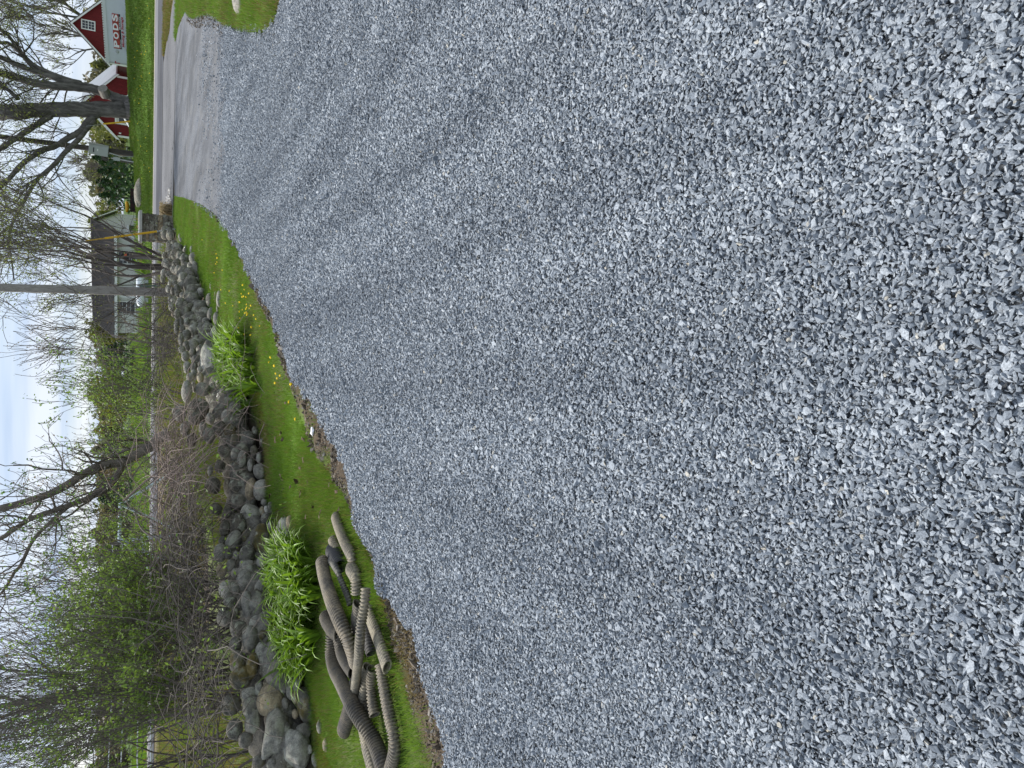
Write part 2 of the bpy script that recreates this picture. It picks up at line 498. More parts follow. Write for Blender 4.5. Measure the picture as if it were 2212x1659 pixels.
M_LETTERRED = simple('letter_red', (.38, .03, .04), .5, .15, 4, .02)
M_CONTAINER = simple('container_white', (.56, .59, .62), .5, .06, 2, .05)
M_GREYBOX = simple('grey_steel', (.40, .42, .41), .5, .08, 4, .05)
M_GALV = simple('galvanised', (.42, .43, .44), .4, .15, 10, .1, metal=.5)
M_YELLOW = simple('guard_yellow', (.62, .36, .015), .5, .1, 5, .05)
M_WOODGREY = simple('grey_post_wood', (.16, .14, .125), .9, .3, 10, .3, stretch=(1, 1, .2))
M_PILLAR = None
M_CAPSTONE = simple('cap_slab', (.40, .39, .36), .8, .15, 6, .3)
M_MAROON = simple('maroon_paint', (.035, .012, .012), .6, .3, 5)
M_TANK = simple('tank_white', (.68, .71, .73), .4, .06, 3, .03)
M_DANDY = simple('dandelion_yellow', (.80, .55, .01), .7, .15, 50, .1)
M_SCRAP = simple('white_plastic', (.8, .8, .82), .5, .05, 20, .2)
M_PALEBLUE = simple('pale_blue_steel', (.50, .60, .62), .5, .1, 6, .05)
M_TAPE = simple('white_tape', (.66, .68, .68), .6, .1, 6, .05)

# ================================================================== THE GROUND
def vpoly(pts): return [tuple(at_z(x, y, 0)[:2]) for x, y in pts]
GRAVEL_EDGE = [(1010, 1720), (985, 1659), (940, 1500), (900, 1380), (850, 1290), (800, 1190), (768, 1080), (735, 970), (706, 915), (662, 850), (632, 790), (592, 690), (547, 600), (522, 550), (496, 505), (468, 470), (440, 445), (410, 432), (377, 424)]
LAWN_EDGE = [(948, 1720), (921, 1640), (891, 1530), (855, 1400), (816, 1250), (782, 1150), (742, 1060), (705, 1010), (668, 945), (640, 860), (612, 780), (588, 700), (556, 640), (524, 562), (485, 483), (458, 458), (430, 440), (400, 428), (378, 424)]
RIGHT_EDGE = [(617, -60), (607, 0), (600, 40), (588, 64), (560, 70), (520, 64), (488, 52), (455, 30), (420, 40), (400, 24), (385, 60), (378, 100)]
gedge = vpoly(GRAVEL_EDGE); ledge = vpoly(LAWN_EDGE); redge = vpoly(RIGHT_EDGE)
wfoot = list(zip(WBX, WBY))
LAWN_POLY = [(-5.4, 3.0)] + ledge + wfoot[::-1]
DIRT_POLY = gedge + ledge[::-1]
DRIVE_POLY = [(-3.2, -1.5)] + [gedge[0]] + gedge + [(8.4, 30.1), (13.6, 28.5)] + redge[::-1] + [(9, 8.9), (9, -1.5)]
RLAWN_POLY = redge + [(13.2, 28.6), (26, 24.5), (26, 8.7), (9, 8.9)]
GREEN = np.array((.095, .165, .024)); DIRT = np.array((.095, .072, .05)); LITTER = np.array((.085, .066, .05))
FIELD = np.array((.105, .125, .045)); GBED = np.array((.14, .15, .165)); STRAWC = np.array((.19, .15, .085)); FARG = np.array((.07, .115, .025))
def axis(fine0, fine1, st, lo, hi, grow_=1.25):
    a = list(np.arange(fine0, fine1 + 1e-6, st))
    s = st
    while a[-1] < hi: s *= grow_; a.append(a[-1] + s)
    s = st
    while a[0] > lo: s *= grow_; a.insert(0, a[0] - s)
    return np.array(a)
gx = axis(-10, 16, .2, -700, 700); gy = axis(2, 31, .2, -60, 1200, 1.12)
GX, GY = np.meshgrid(gx, gy)
GZ = terrain(GX, GY)
lump = (vnoise(GX, GY, .9, 1) - .5) * .05 + (vnoise(GX, GY, 2.7, 2) - .5) * .025
inlawn = inside(LAWN_POLY, GX, GY); indrive = inside(DRIVE_POLY, GX, GY); indirt = inside(DIRT_POLY, GX, GY); inr = inside(RLAWN_POLY, GX, GY)
SS = GY + .342 * GX
onroad = (SS > 32.5) & (SS < 52.2)
wdist = wall_dist(GX, GY)
behind = (wdist > .1) & (GY < 31) & ~inlawn
GZ = np.where(indrive, -.03, GZ)
GZ = np.where(onroad, GZ - .02, GZ)
GZ = GZ + np.where(indrive | onroad, 0, np.where(behind, lump * 2.4, lump * .5))
GZ = GZ + np.where(indirt, (vnoise(GX, GY, 4.0, 5) - .3) * .05, 0)
GZ = GZ + np.where((SS > 54) & (SS < 75), (vnoise(GX, GY, .35, 9) - .5) * .10, 0)
C = np.empty(GX.shape + (3,)); C[:] = FARG
C[(SS > 52)] = GREEN
C[(SS > 95)] = FARG * .8
C[behind] = LITTER
fieldm = (wdist > 2.6) & (SS < 45) & (GX < 8) & (vnoise(GX, GY, .25, 4) > .25)
C[fieldm] = FIELD
C[onroad] = STRAWC * .8
C[inr] = GREEN
C[indirt] = DIRT
C[inlawn] = GREEN
C[indrive] = GBED
nb = vnoise(GX, GY, 1.3, 6)[..., None]
C = np.where((inlawn | inr)[..., None] & (nb > .72), C * .5 + DIRT * .5, C)
C = C * (0.85 + .3 * vnoise(GX, GY, .6, 8)[..., None])
nx, ny = len(gx), len(gy)
verts = np.stack([GX, GY, GZ], -1).reshape(-1, 3)
ii = np.arange((ny - 1) * (nx - 1)); r_, c_ = ii // (nx - 1), ii % (nx - 1)
q = np.stack([r_ * nx + c_, r_ * nx + c_ + 1, (r_ + 1) * nx + c_ + 1, (r_ + 1) * nx + c_], 1)
me = bpy.data.meshes.new('ground')
me.vertices.add(len(verts)); me.vertices.foreach_set('co', verts.astype(np.float32).ravel())
me.loops.add(q.size); me.loops.foreach_set('vertex_index', q.astype(np.int32).ravel())
me.polygons.add(len(q)); me.polygons.foreach_set('loop_start', np.arange(0, q.size, 4, dtype=np.int32)); me.polygons.foreach_set('loop_total', np.full(len(q), 4, np.int32))
me.polygons.foreach_set('use_smooth', np.ones(len(q), bool))
a_ = me.attributes.new('tint', 'FLOAT_COLOR', 'POINT'); cc_ = np.ones((len(verts), 4), np.float32); cc_[:, :3] = C.reshape(-1, 3); a_.data.foreach_set('color', cc_.ravel())
me.materials.append(M_GROUND); me.update(calc_edges=True)
tag(link('ground', me), kind='structure')

def flat_sheet(name, poly, z, mat):
    bm = bmesh.new()
    vs = [bm.verts.new((p[0], p[1], z if not callable(z) else z(p[0], p[1]))) for p in poly]
    f = bm.faces.new(vs); bm.normal_update()
    if f.normal.z < 0: f.normal_flip()
    bmesh.ops.triangulate(bm, faces=bm.faces[:])
    me = bpy.data.meshes.new(name); bm.to_mesh(me); bm.free(); me.materials.append(mat)
    return tag(link(name, me), kind='structure')
def densify(poly, step, amp, seed):
    o = []; r = random.Random(seed)
    for i in range(len(poly)):
        a = np.array(poly[i]); b = np.array(poly[(i + 1) % len(poly)]); L = np.linalg.norm(b - a)
        n = max(1, int(L / step)) if L < 12 else 1
        for k in range(n):
            p = a + (b - a) * k / n
            o.append((p[0] + r.uniform(-amp, amp), p[1] + r.uniform(-amp, amp)))
    return o
flat_sheet('gravel_driveway', densify(DRIVE_POLY, .25, .05, 1), .0, M_BED)
# the older, packed part of the drive, nearer the road
trans = vpoly([(377, 423), (410, 431), (440, 444), (465, 468), (480, 500), (487, 440), (478, 380), (492, 330), (478, 270), (490, 215), (476, 160), (488, 110), (486, 52), (455, 32), (420, 42), (400, 26), (385, 62), (378, 102)])
OLD_POLY = trans
flat_sheet('packed_driveway', densify(trans, .3, .08, 2), .006, M_OLD)
def strip(name, s0, s1, x0, x1, mat, dz, n=40):
    mb = MB(); xs = np.linspace(x0, x1, n); v = []; f = []
    zs = [float(np.interp(s, [33, 41, 52], [0, .12, .19])) + dz for s in (s0, s1)]
    for x in xs: v += [(x, s0 - .342 * x, zs[0]), (x, s1 - .342 * x, zs[1])]
    for i in range(n - 1): f.append((2 * i, 2 * i + 2, 2 * i + 3, 2 * i + 1))
    mb.add(v, f); return tag(mb.build(name, mat), kind='structure')
strip('road', 47.2, 51.8, -160, 90, M_ROAD, .012)
strip('road_near_lane', 41.0, 47.2, -160, 90, M_ROADDARK, .010)
strip('road_edge_line', 51.2, 51.62, -160, 90, M_LINE, .018)
strip('driveway_apron', 33.0, 40.85, 5.6, 14.6, M_APRON, .008)
# open joint between the apron and the drive
strip('road_joint', 40.85, 41.05, 3.5, 40, M_BLACK, .013)
j = MB(); j.box((10.0, 32.95 - .342 * 10.0, .006), (9.4, .07, .012), rz=-math.atan(.342)); tag(j.build('pavement_joint', M_BLACK), kind='structure')

# ================================================================== LOOSE STONE (instanced in geometry nodes)
def scatter_stones(name, pts, rot, scl, vid, mat, seed, nvar=14, npts=11, box=(1, .72, .46), realize=False):
    me = bpy.data.meshes.new(name)
    me.vertices.add(len(pts)); me.vertices.foreach_set('co', np.asarray(pts, np.float32).ravel())
    for nm, ty, arr in (('rot', 'FLOAT_VECTOR', rot), ('scl', 'FLOAT_VECTOR', scl)):
        a = me.attributes.new(nm, ty, 'POINT'); a.data.foreach_set('vector', np.asarray(arr, np.float32).ravel())
    a = me.attributes.new('vid', 'INT', 'POINT'); a.data.foreach_set('value', np.asarray(vid, np.int32))
    me.materials.append(mat)
    o = link(name, me)
    g = bpy.data.node_groups.new(name, 'GeometryNodeTree')
    g.interface.new_socket('Geometry', in_out='INPUT', socket_type='NodeSocketGeometry')
    g.interface.new_socket('Geometry', in_out='OUTPUT', socket_type='NodeSocketGeometry')
    gi = g.nodes.new('NodeGroupInput'); go = g.nodes.new('NodeGroupOutput')
    join = g.nodes.new('GeometryNodeJoinGeometry')
    for i in range(nvar):
        p = g.nodes.new('GeometryNodePoints'); p.inputs['Count'].default_value = npts
        rv = g.nodes.new('FunctionNodeRandomValue'); rv.data_type = 'FLOAT_VECTOR'
        k = rnd.uniform(.75, 1.2); h = rnd.uniform(.55, 1.25)
        b = (box[0] * .5, box[1] * .5 * k, box[2] * .5 * h)
        rv.inputs[0].default_value = tuple(-x for x in b); rv.inputs[1].default_value = b
        rv.inputs['Seed'].default_value = seed * 100 + i
        g.links.new(rv.outputs[0], p.inputs['Position'])
        ch = g.nodes.new('GeometryNodeConvexHull'); g.links.new(p.outputs[0], ch.inputs[0])
        gt = g.nodes.new('GeometryNodeGeometryToInstance'); g.links.new(ch.outputs[0], gt.inputs[0])
        g.links.new(gt.outputs[0], join.inputs[0])
    iop = g.nodes.new('GeometryNodeInstanceOnPoints')
    g.links.new(gi.outputs[0], iop.inputs['Points']); g.links.new(join.outputs[0], iop.inputs['Instance'])
    iop.inputs['Pick Instance'].default_value = True
    def na(nm, dt):
        n = g.nodes.new('GeometryNodeInputNamedAttribute'); n.data_type = dt; n.inputs['Name'].default_value = nm; return n.outputs[0]
    g.links.new(na('vid', 'INT'), iop.inputs['Instance Index'])
    e = g.nodes.new('FunctionNodeEulerToRotation'); g.links.new(na('rot', 'FLOAT_VECTOR'), e.inputs[0])
    g.links.new(e.outputs[0], iop.inputs['Rotation']); g.links.new(na('scl', 'FLOAT_VECTOR'), iop.inputs['Scale'])
    sm = g.nodes.new('GeometryNodeSetMaterial'); sm.inputs['Material'].default_value = mat
    g.links.new(iop.outputs[0], sm.inputs[0]); g.links.new(sm.outputs[0], go.inputs[0])
    md = o.modifiers.new('scatter', 'NODES'); md.node_group = g
    return o
def jitter(x0, x1, y0, y1, sp):
    X, Y = np.meshgrid(np.arange(x0, x1, sp), np.arange(y0, y1, sp))
    X = X + rng.uniform(-.5, .5, X.shape) * sp; Y = Y + rng.uniform(-.5, .5, Y.shape) * sp
    return X.ravel(), Y.ravel()
def stones_for(bands, poly, exclude=None):
    P, Rt, S = [], [], []
    for (y0, y1, sp, size, x0, x1, lay) in bands:
        for L in range(lay):
            x, y = jitter(x0(y0, y1), x1(y0, y1), y0, y1, sp * (1 if L == 0 else 1.25))
            m = inside(poly, x, y)
            if exclude: m &= exclude(x, y)
            x, y = x[m], y[m]; n = len(x)
            sz = size * np.exp(rng.normal(0, .33, n)); sz = np.clip(sz, size * .4, size * 2.2)
            wob = (vnoise(x, y, 1.1, 3) - .5) * .024 + (vnoise(x, y, 4.5, 7) - .5) * .016 + (vnoise(x * .91 - y * .41, (x * .41 + y * .91) * .12, 1.5, 11) - .5) * .022
            z = .030 + wob + L * size * .30 + rng.uniform(-.006, .008, n)
            tilt = rng.normal(0, .5, (n, 2)) * (1 if L else .8)
            P.append(np.stack([x, y, z], 1)); Rt.append(np.stack([tilt[:, 0], tilt[:, 1], rng.uniform(0, 6.28, n)], 1))
            S.append(np.stack([sz, sz * rng.uniform(.75, 1.15, n), sz * rng.uniform(.7, 1.25, n)], 1))
    P = np.concatenate(P); Rt = np.concatenate(Rt); S = np.concatenate(S)
    return P, Rt, S
hw = lambda y0, y1: 1.4 + y1 * .56
DRV = densify(DRIVE_POLY, .12, .10, 5)
def hwd(y1): return .541 * (.879 * y1 + .76) + .65
_B = ((.45, 1.3, .0094, .0165, 2), (1.3, 2.2, .0096, .0165, 2), (2.2, 3.2, .0102, .0168, 2), (3.2, 4.4, .0118, .018, 2), (4.4, 6.0, .0142, .0198, 2), (6.0, 8.0, .0180, .0235, 2),
      (8.0, 9.5, .0160, .021, 1), (9.5, 11.5, .0180, .023, 1), (11.5, 15.0, .0215, .027, 1), (15.0, 20.5, .034, .030, 1))
bands = [(a, b, sp, sz, (lambda p, q, h=hwd(b): -h), (lambda p, q, h=hwd(b): h), L) for a, b, sp, sz, L in _B]
def thin_old(x, y):
    keep = np.ones(len(x), bool)
    o = inside(OLD_POLY, x, y)
    keep[o] = (rng.random(o.sum()) < np.clip(.75 * (vnoise(x[o], y[o], .9, 21) - .15) * (1 - (y[o] - 13.5) / 6.5), 0, .9))
    return keep
P, Rt, S = stones_for(bands, DRV, thin_old)
vid = rng.integers(0, 14, len(P))
tag(scatter_stones('gravel', P, Rt, S, vid, M_GRAVEL, 3), kind='stuff')
print('gravel stones', len(P))
# crumbs of soil and small stones along the drive's edges
def crumbs():
    out_ = []
    for (y0, y1, sp, size) in ((2.8, 7, .019, .024), (7, 12, .026, .032), (12, 22, .05, .045)):
        x, y = jitter(-6, 9, y0, y1, sp)
        m = inside(DIRT_POLY, x, y) & (vnoise(x, y, 2.2, 31) + rng.uniform(-.3, .3, len(x)) > .22)
        x, y = x[m], y[m]
        sz = size * np.exp(rng.normal(0, .5, len(x)))
        out_.append(np.stack([x, y, terrain(x, y) + (vnoise(x, y, 4.0, 5) - .3) * .05, sz], 1))
    x, y = jitter(4, 11, 8.5, 24, .05)
    de = np.min([np.hypot(x - p[0], y - p[1]) for p in densify(redge[1:], .2, 0, 1)], axis=0)
    m = (de < .25) & (rng.random(len(x)) < .5); x, y = x[m], y[m]
    out_.append(np.stack([x, y, terrain(x, y) + .01, .035 * np.exp(rng.normal(0, .4, len(x)))], 1))
    return np.concatenate(out_)
cr_ = crumbs(); n = len(cr_)
tag(scatter_stones('soil_crumbs', cr_[:, :3], rng.uniform(0, 6.28, (n, 3)), np.stack([cr_[:, 3], cr_[:, 3] * .9, cr_[:, 3] * .9], 1), rng.integers(0, 8, n), M_CRUMB, 9, 8, 10, (1, .85, .7)), kind='stuff')
# pale gravel bed round the pillar
wgc = at_z(372, 478, 0)
x, y = jitter(wgc.x - 2.2, wgc.x + 2.6, wgc.y - .3, wgc.y + 4.2, .10)
m = (np.hypot((x - wgc.x) / 2.1, (y - wgc.y - 1.6) / 1.9) < 1.0 - .35 * vnoise(x, y, 1.2, 3))
x, y = x[m], y[m]; n = len(x)
tag(scatter_stones('white_gravel', np.stack([x, y, terrain(x, y) + .03], 1), rng.uniform(0, 6.28, (n, 3)), np.repeat(rng.uniform(.07, .14, (n, 1)), 3, 1), rng.integers(0, 6, n), M_WHITEGRAVEL, 12, 6, 10, (1, .8, .6)), kind='stuff')

# ================================================================== GRASS
def blades(x, y, z, h, wd, lean, col, quad=False):
    n = len(x)
    az = rng.uniform(0, 6.28, n); la = rng.uniform(0, 6.28, n)
    bx, by = np.cos(az) * wd * .5, np.sin(az) * wd * .5
    L = lean * h
    A = np.stack([x - bx, y - by, z], 1); B = np.stack([x + bx, y + by, z], 1)
    Cc = np.stack([x + np.cos(la) * L, y + np.sin(la) * L, z + h * np.sqrt(np.maximum(.05, 1 - lean ** 2))], 1)
    V = np.stack([A, B, Cc], 1).reshape(-1, 3)
    return V, np.repeat(col, 3, 0)
def grass_cols(x, y, base, hi, dry, seed=1, dryamt=.12):
    n = len(x)
    t = np.clip(vnoise(x, y, .9, seed) * .55 + vnoise(x, y, 4.5, seed + 2) * .35 + rng.random(n) * .5 - .22, 0, 1)[:, None]
    c = base * (1 - t) + hi * t
    d = (rng.random(n) < dryamt * (0.4 + 1.6 * (vnoise(x, y, 1.4, seed + 5) > .62)))[:, None]
    return np.where(d, dry * rng.uniform(.6, 1.2, (n, 1)), c)
GB = np.array((.10, .185, .018)); GH = np.array((.23, .36, .065)); GD = np.array((.26, .20, .10))
VV, CCs = [], []
def lawn(poly, y0, y1, x0, x1, dens, h, wd, excl=None, dry=.12, base=GB, hi=GH):
    n = int((y1 - y0) * (x1 - x0) * dens)
    x = rng.uniform(x0, x1, n); y = rng.uniform(y0, y1, n)
    m = inside(poly, x, y) if poly is not None else np.ones(n, bool)
    if excl is not None: m &= excl(x, y)
    x, y = x[m], y[m]; n = len(x)
    z = terrain(x, y) - .005
    hh = h * rng.uniform(.5, 1.35, n) * (.55 + .5 * vnoise(x, y, 1.6, 14) + .45 * vnoise(x, y, 7, 15))
    V, c = blades(x, y, z, hh, wd * rng.uniform(.7, 1.3, n), rng.uniform(.1, .75, n), grass_cols(x, y, base, hi, GD, 3, dry))
    VV.append(V); CCs.append(c)
bare = lambda x, y: (vnoise(x, y, 1.3, 6) + rng.uniform(-.35, .25, len(x))) < .76
lawn(LAWN_POLY, 3.0, 7.5, -6, 0, 11000, .060, .0050, bare)
lawn(LAWN_POLY, 7.5, 12, -4, 4, 5500, .060, .007, bare)
lawn(LAWN_POLY, 12, 31, -2, 9, 2200, .065, .012, bare)
lawn(DIRT_POLY, 3, 8, -6, 3, 4200, .05, .005, lambda x, y: vnoise(x, y, 3.0, 41) + rng.uniform(-.2, .2, len(x)) > .50, .5)
lawn(DIRT_POLY, 8, 22, -2, 8, 1200, .05, .010, lambda x, y: vnoise(x, y, 2.4, 41) + rng.uniform(-.2, .2, len(x)) > .52, .5)
moss_ = lambda x, y: (wall_dist(x, y) > -.5 + .3 * vnoise(x, y, 1.7, 5)) & (vnoise(x, y, 2.1, 51) > .3)
lawn(LAWN_POLY, 4.5, 12, -6, 2, 6000, .055, .007, moss_, .9, np.array((.15, .125, .02)), np.array((.24, .19, .05)))
lawn(RLAWN_POLY, 8.4, 14, 4, 11, 3400, .10, .010)
edge_ = lambda x, y: np.min([np.hypot(x - p[0], y - p[1]) for p in densify(redge[1:], .2, 0, 1)], axis=0) < .35 + .3 * vnoise(x, y, 1.5, 3)
lawn(RLAWN_POLY, 8.4, 28, 4, 14, 500, .10, .014, edge_, 1.6)
lawn(RLAWN_POLY, 14, 29, 6, 17, 1000, .11, .020)
lawn(None, 26, 40, 13, 24, 700, .12, .03, lambda x, y: ((y + .342 * x) < 40.7) & ((y + .342 * x) > 32.6) & (x > 14.2 + .8 * vnoise(x, y, .9, 3)), .75, np.array((.14, .13, .04)), np.array((.2, .24, .05)))
long_ = lambda x, y: (np.min([np.hypot(x - p[0], y - p[1]) for p in densify(ledge[2:9], .12, 0, 1)], axis=0) < .16 + .2 * vnoise(x, y, 2, 3))
lawn(LAWN_POLY, 4.0, 8.2, -4, 0, 4200, .09, .0055, long_, .06)
tag(link('lawn_grass', tri_mesh('lawn_grass', np.concatenate(VV), M_GRASS, np.concatenate(CCs))), kind='stuff')
VV, CCs = [], []
lawn(None, 42, 70, -2, 34, 300, .11, .04, lambda x, y: ((y + .342 * x) > 52.2) & ((y + .342 * x) < 70), .03, GB * .55, GH * .55)
tag(link('verge_grass', tri_mesh('verge_grass', np.concatenate(VV), M_GRASS, np.concatenate(CCs))), kind='stuff')
# rough field grass behind the wall
VV, CCs = [], []
fld = lambda x, y: (wall_dist(x, y) > 1.7) & (y + .342 * x < 40) & (vnoise(x, y, .35, 4) + rng.uniform(-.12, .12, len(x)) > .36)
lush = lambda x, y: (wall_dist(x, y) > 1.15) & (y > 12.8) & (wall_dist(x, y) < 2.6 + vnoise(x, y, .8, 2))
lawn(None, 11.5, 19.5, -4.2, 1.8, 900, .34, .014, lush, .22, np.array((.12, .2, .02)), np.array((.22, .33, .04)))
lawn(None, 8, 20, -12, 3, 420, .30, .016, fld, .35, np.array((.10, .15, .025)), np.array((.2, .27, .05)))
lawn(None, 20, 42, -22, 6, 150, .34, .030, fld, .4, np.array((.10, .15, .025)), np.array((.2, .27, .05)))
tag(link('field_grass', tri_mesh('field_grass', np.concatenate(VV), M_GRASS, np.concatenate(CCs))), kind='stuff')
VV, CCs = [], []
lawn(None, 56, 140, -90, 12, 8, .5, .2, lambda x, y: (y + .342 * x) > 52.5, .15)
tag(link('far_field_grass', tri_mesh('far_field_grass', np.concatenate(VV), M_GRASS, np.concatenate(CCs))), kind='stuff')

# ================================================================== THE STONE WALL
def boulder_mesh(name, seed, sub=3, facets=9, rough=.05):
    r = random.Random(seed)
    bm = bmesh.new(); bmesh.ops.create_icosphere(bm, subdivisions=sub, radius=1)
    pl = []
    for i in range(facets):
        v = Vector((r.gauss(0, 1), r.gauss(0, 1), r.gauss(0, 1))).normalized(); pl.append((v, r.uniform(.72, 1.0)))
    off = Vector((r.uniform(-9, 9), r.uniform(-9, 9), r.uniform(-9, 9)))
    for v in bm.verts:
        d = v.co.normalized(); k = 1.0
        for nrm, h in pl:
            c = d.dot(nrm)
            if c > .05:
                q = h / c
                k = min(k, q) if q < k - .06 else (k - max(0, (k - q + .06)) ** 2 / .24 if q < k + .06 else k)
        k += rough * mnoise.noise(d * 1.6 + off) + rough * .5 * mnoise.noise(d * 4 + off)
        v.co = d * k
    # bring every variant to unit half extents
    mx = [max(abs(v.co[a]) for v in bm.verts) for a in range(3)]
    for v in bm.verts:
        for a in range(3): v.co[a] /= mx[a]
    me = bpy.data.meshes.new(name); bm.to_mesh(me); bm.free()
    me.polygons.foreach_set('use_smooth', [True] * len(me.polygons)); me.materials.append(M_STONE)
    return me
BIG = [boulder_mesh('stone', 100 + i, 4, 8 + i % 4, .07) for i in range(6)]
MID = [boulder_mesh('stone', 200 + i, 3, 7 + i % 5, .07) for i in range(16)]
wall = empty('stone_wall', at_z(560, 950, 0), 0, 'long dry stack wall of grey fieldstones running beside the lawn', 'stone wall')
bpy.context.view_layer.update()
WINV = wall.matrix_world.inverted()
TONE = {'d': (.165, .159, .146), 'm': (.245, .238, .22), 'l': (.31, .303, .28), 'w': (.52, .51, .48), 't': (.31, .26, .19), 'o': (.14, .131, .115)}
def tone(k):
    c = TONE[k]; f = rnd.uniform(.85, 1.15)
    return (c[0] * f, c[1] * f, c[2] * f)
def foot_v(vy):
    """image height of the wall's foot at lateral place vy"""
    return np.interp(vy, WBV[::-1], np.array([374, 392, 430, 475, 510, 545, 572, 585, 612, 660, 690, 800], float))
def wall_point(vx, vy, k=.75):
    b = at_z(float(foot_v(vy)), vy, 0); d = ray(vx, vy)
    t = (b.y + CAM_H * k) / (d.y - k * d.z)
    return Vector((d.x * t, d.y * t, CAM_H + d.z * t))
def put_stone(vx, vy, rx, ry, tn='m', moss=.15, root=wall, rot=0.0, back=0.0, free=False):
    p = wall_point(vx, vy)
    zc = p.y * CT - (p.z - CAM_H) * ST
    a = (vx - 1106) / FV; ca = 1 / math.sqrt(1 + a * a)
    half_w = ry * zc / FV
    dist = math.hypot(p.y, p.z - CAM_H)
    half_h = rx * ca * ca * dist / FV
    if p.z < half_h * .35 or free:
        g = at_z(vx, vy, half_h * .35); p = Vector((g.x, g.y, half_h * .35 + max(0.0, tz(g.x, g.y)) * .5))
    dep = .5 * (half_w + half_h) * rnd.uniform(.85, 1.15)
    u = Vector((p.x, p.y, 0)).normalized()
    p = p + u * (dep * .25 + back)
    me = (BIG if max(rx, ry) > 34 else MID)
    o = link('stone', rnd.choice(me))
    yaw = -math.atan2(p.x, p.y)
    ROT = Matrix.Rotation(yaw, 4, 'Z') @ Matrix.Rotation(-rot, 4, 'Y')
    mw = Matrix.Translation(p) @ ROT @ Matrix.Diagonal((half_w * 1.02, dep, half_h * 1.03, 1)) @ Matrix.Rotation(rnd.choice((0, math.pi)), 4, 'Z')
    if root:
        o.parent = root; o.matrix_parent_inverse = Matrix.Identity(4); o.matrix_basis = WINV @ mw
    else:
        o.matrix_world = mw
    c = tone(tn); o.color = (c[0], c[1], c[2], 1 - moss)
    return o
def crop(x0, y0, sc):
    return lambda cx, cy: s2v(x0 + cx * sc, y0 + cy * sc)
SA = """260,165,35,90,m 385,190,110,115,m 300,285,75,50,d 180,290,50,70,d 450,25,40,35,m 525,190,50,70,m 470,240,30,35,l 250,420,120,90,m 385,420,60,90,m 500,360,85,120,d 330,510,60,60,m 655,330,75,90,m 620,470,75,100,d 425,520,85,80,m 480,650,90,100,m 575,640,40,60,d 630,670,28,60,d 705,520,60,150,m 165,580,55,85,l 150,660,45,70,m 250,590,60,55,d 310,650,85,55,m 264,740,35,60,w 345,730,50,50,m 700,700,50,65,m 610,800,65,72,w 710,805,62,65,m 490,780,75,80,d 385,850,65,110,d 305,860,35,75,d 240,820,55,65,m 785,880,82,82,l 680,950,42,90,d 740,970,50,50,d 590,980,65,110,d 500,930,80,62,m 915,1000,65,115,d 325,1000,55,62,l 260,1000,32,62,m 440,1070,90,110,m 290,1120,52,80,l 320,1230,35,52,t 770,1110,130,108,d 620,1110,55,80,d 520,1080,50,62,d 520,1205,82,102,d 610,1225,40,42,d 385,1230,62,90,m 830,1250,110,130,d 945,1230,78,112,m 1045,1150,30,70,m 1030,1300,62,120,m 645,1310,72,78,m 715,1280,32,52,d 545,1365,58,72,d 440,1360,52,90,d 375,1380,46,80,m 845,1360,72,80,d 655,1490,88,120,m 755,1490,58,88,m 880,1490,110,130,m 1010,1540,88,130,l 535,1570,76,92,d 470,1480,52,80,d 370,1480,42,80,m 450,1590,50,70,d 900,1600,50,70,m 700,1640,72,62,d"""
SB = """350,330,72,82,m 265,340,52,70,d 430,310,38,52,d 450,380,62,62,d 190,270,40,70,d 200,380,50,52,m 245,470,56,70,m 340,440,50,80,d 395,530,72,82,d 590,610,150,318,lL 360,610,52,82,d 265,610,52,82,m 440,640,42,42,m 360,710,52,72,m 440,750,46,76,t 310,740,62,62,m 265,930,72,152,m 355,870,38,80,m 470,900,112,92,m 420,1180,150,172,o 170,1200,92,112,m 694,980,40,50,w 250,1410,72,102,m 360,1280,82,82,m 478,1420,58,100,m 555,1500,82,112,m 570,1280,62,82,m 780,1270,82,122,l 690,1400,92,102,o 1150,1440,42,62,d 1070,1550,58,72,d 1250,1590,42,62,d 330,1550,72,92,o 830,1440,82,92,oM 900,1560,82,92,oM"""
SCs = """590,60,62,82,d 750,90,42,62,d 485,310,62,112,l 400,250,62,92,m 250,200,82,92,o 70,460,42,72,l 200,400,72,82,o 705,290,42,72,l 590,390,38,82,m 640,200,52,82,o 720,460,88,116,m 595,700,78,152,t 740,710,110,138,l 430,640,112,102,o 450,860,112,122,o 595,1030,132,148,l 770,870,42,52,m 745,985,38,62,t 797,965,32,52,w 795,1075,66,86,d 865,940,52,82,d 840,1190,36,82,w 735,1350,126,202,oM 552,1310,76,92,oM 450,1160,92,152,o 370,1370,96,142,l 260,1210,72,112,o 550,1540,102,142,d 200,1530,92,122,m 310,1540,58,82,d 410,1560,46,62,l 150,960,82,82,o 300,980,62,82,o 110,650,102,122,o 230,1370,52,62,d"""
SD = """220,260,72,92,t 345,200,72,82,d 395,290,56,62,l 480,280,72,82,m 580,240,102,152,m 520,390,112,132,l 740,150,72,72,l 720,490,76,112,l 275,500,96,122,w 390,490,62,92,l 240,440,52,52,t 330,660,92,76,d 270,870,112,136,d 390,810,52,92,o 561,720,82,192,m 670,715,98,112,l 460,700,46,82,d 660,960,86,116,l 380,1010,52,112,d 460,1010,92,112,o 590,1150,112,172,m 540,1040,52,62,o 400,1220,82,102,d 760,1090,62,72,oM 760,1320,102,132,m 872,1200,62,122,o 620,1480,86,182,oM 850,1450,72,102,oM 990,1420,92,142,l 430,1450,122,152,dM 830,1600,72,62,m 960,1590,72,82,m"""
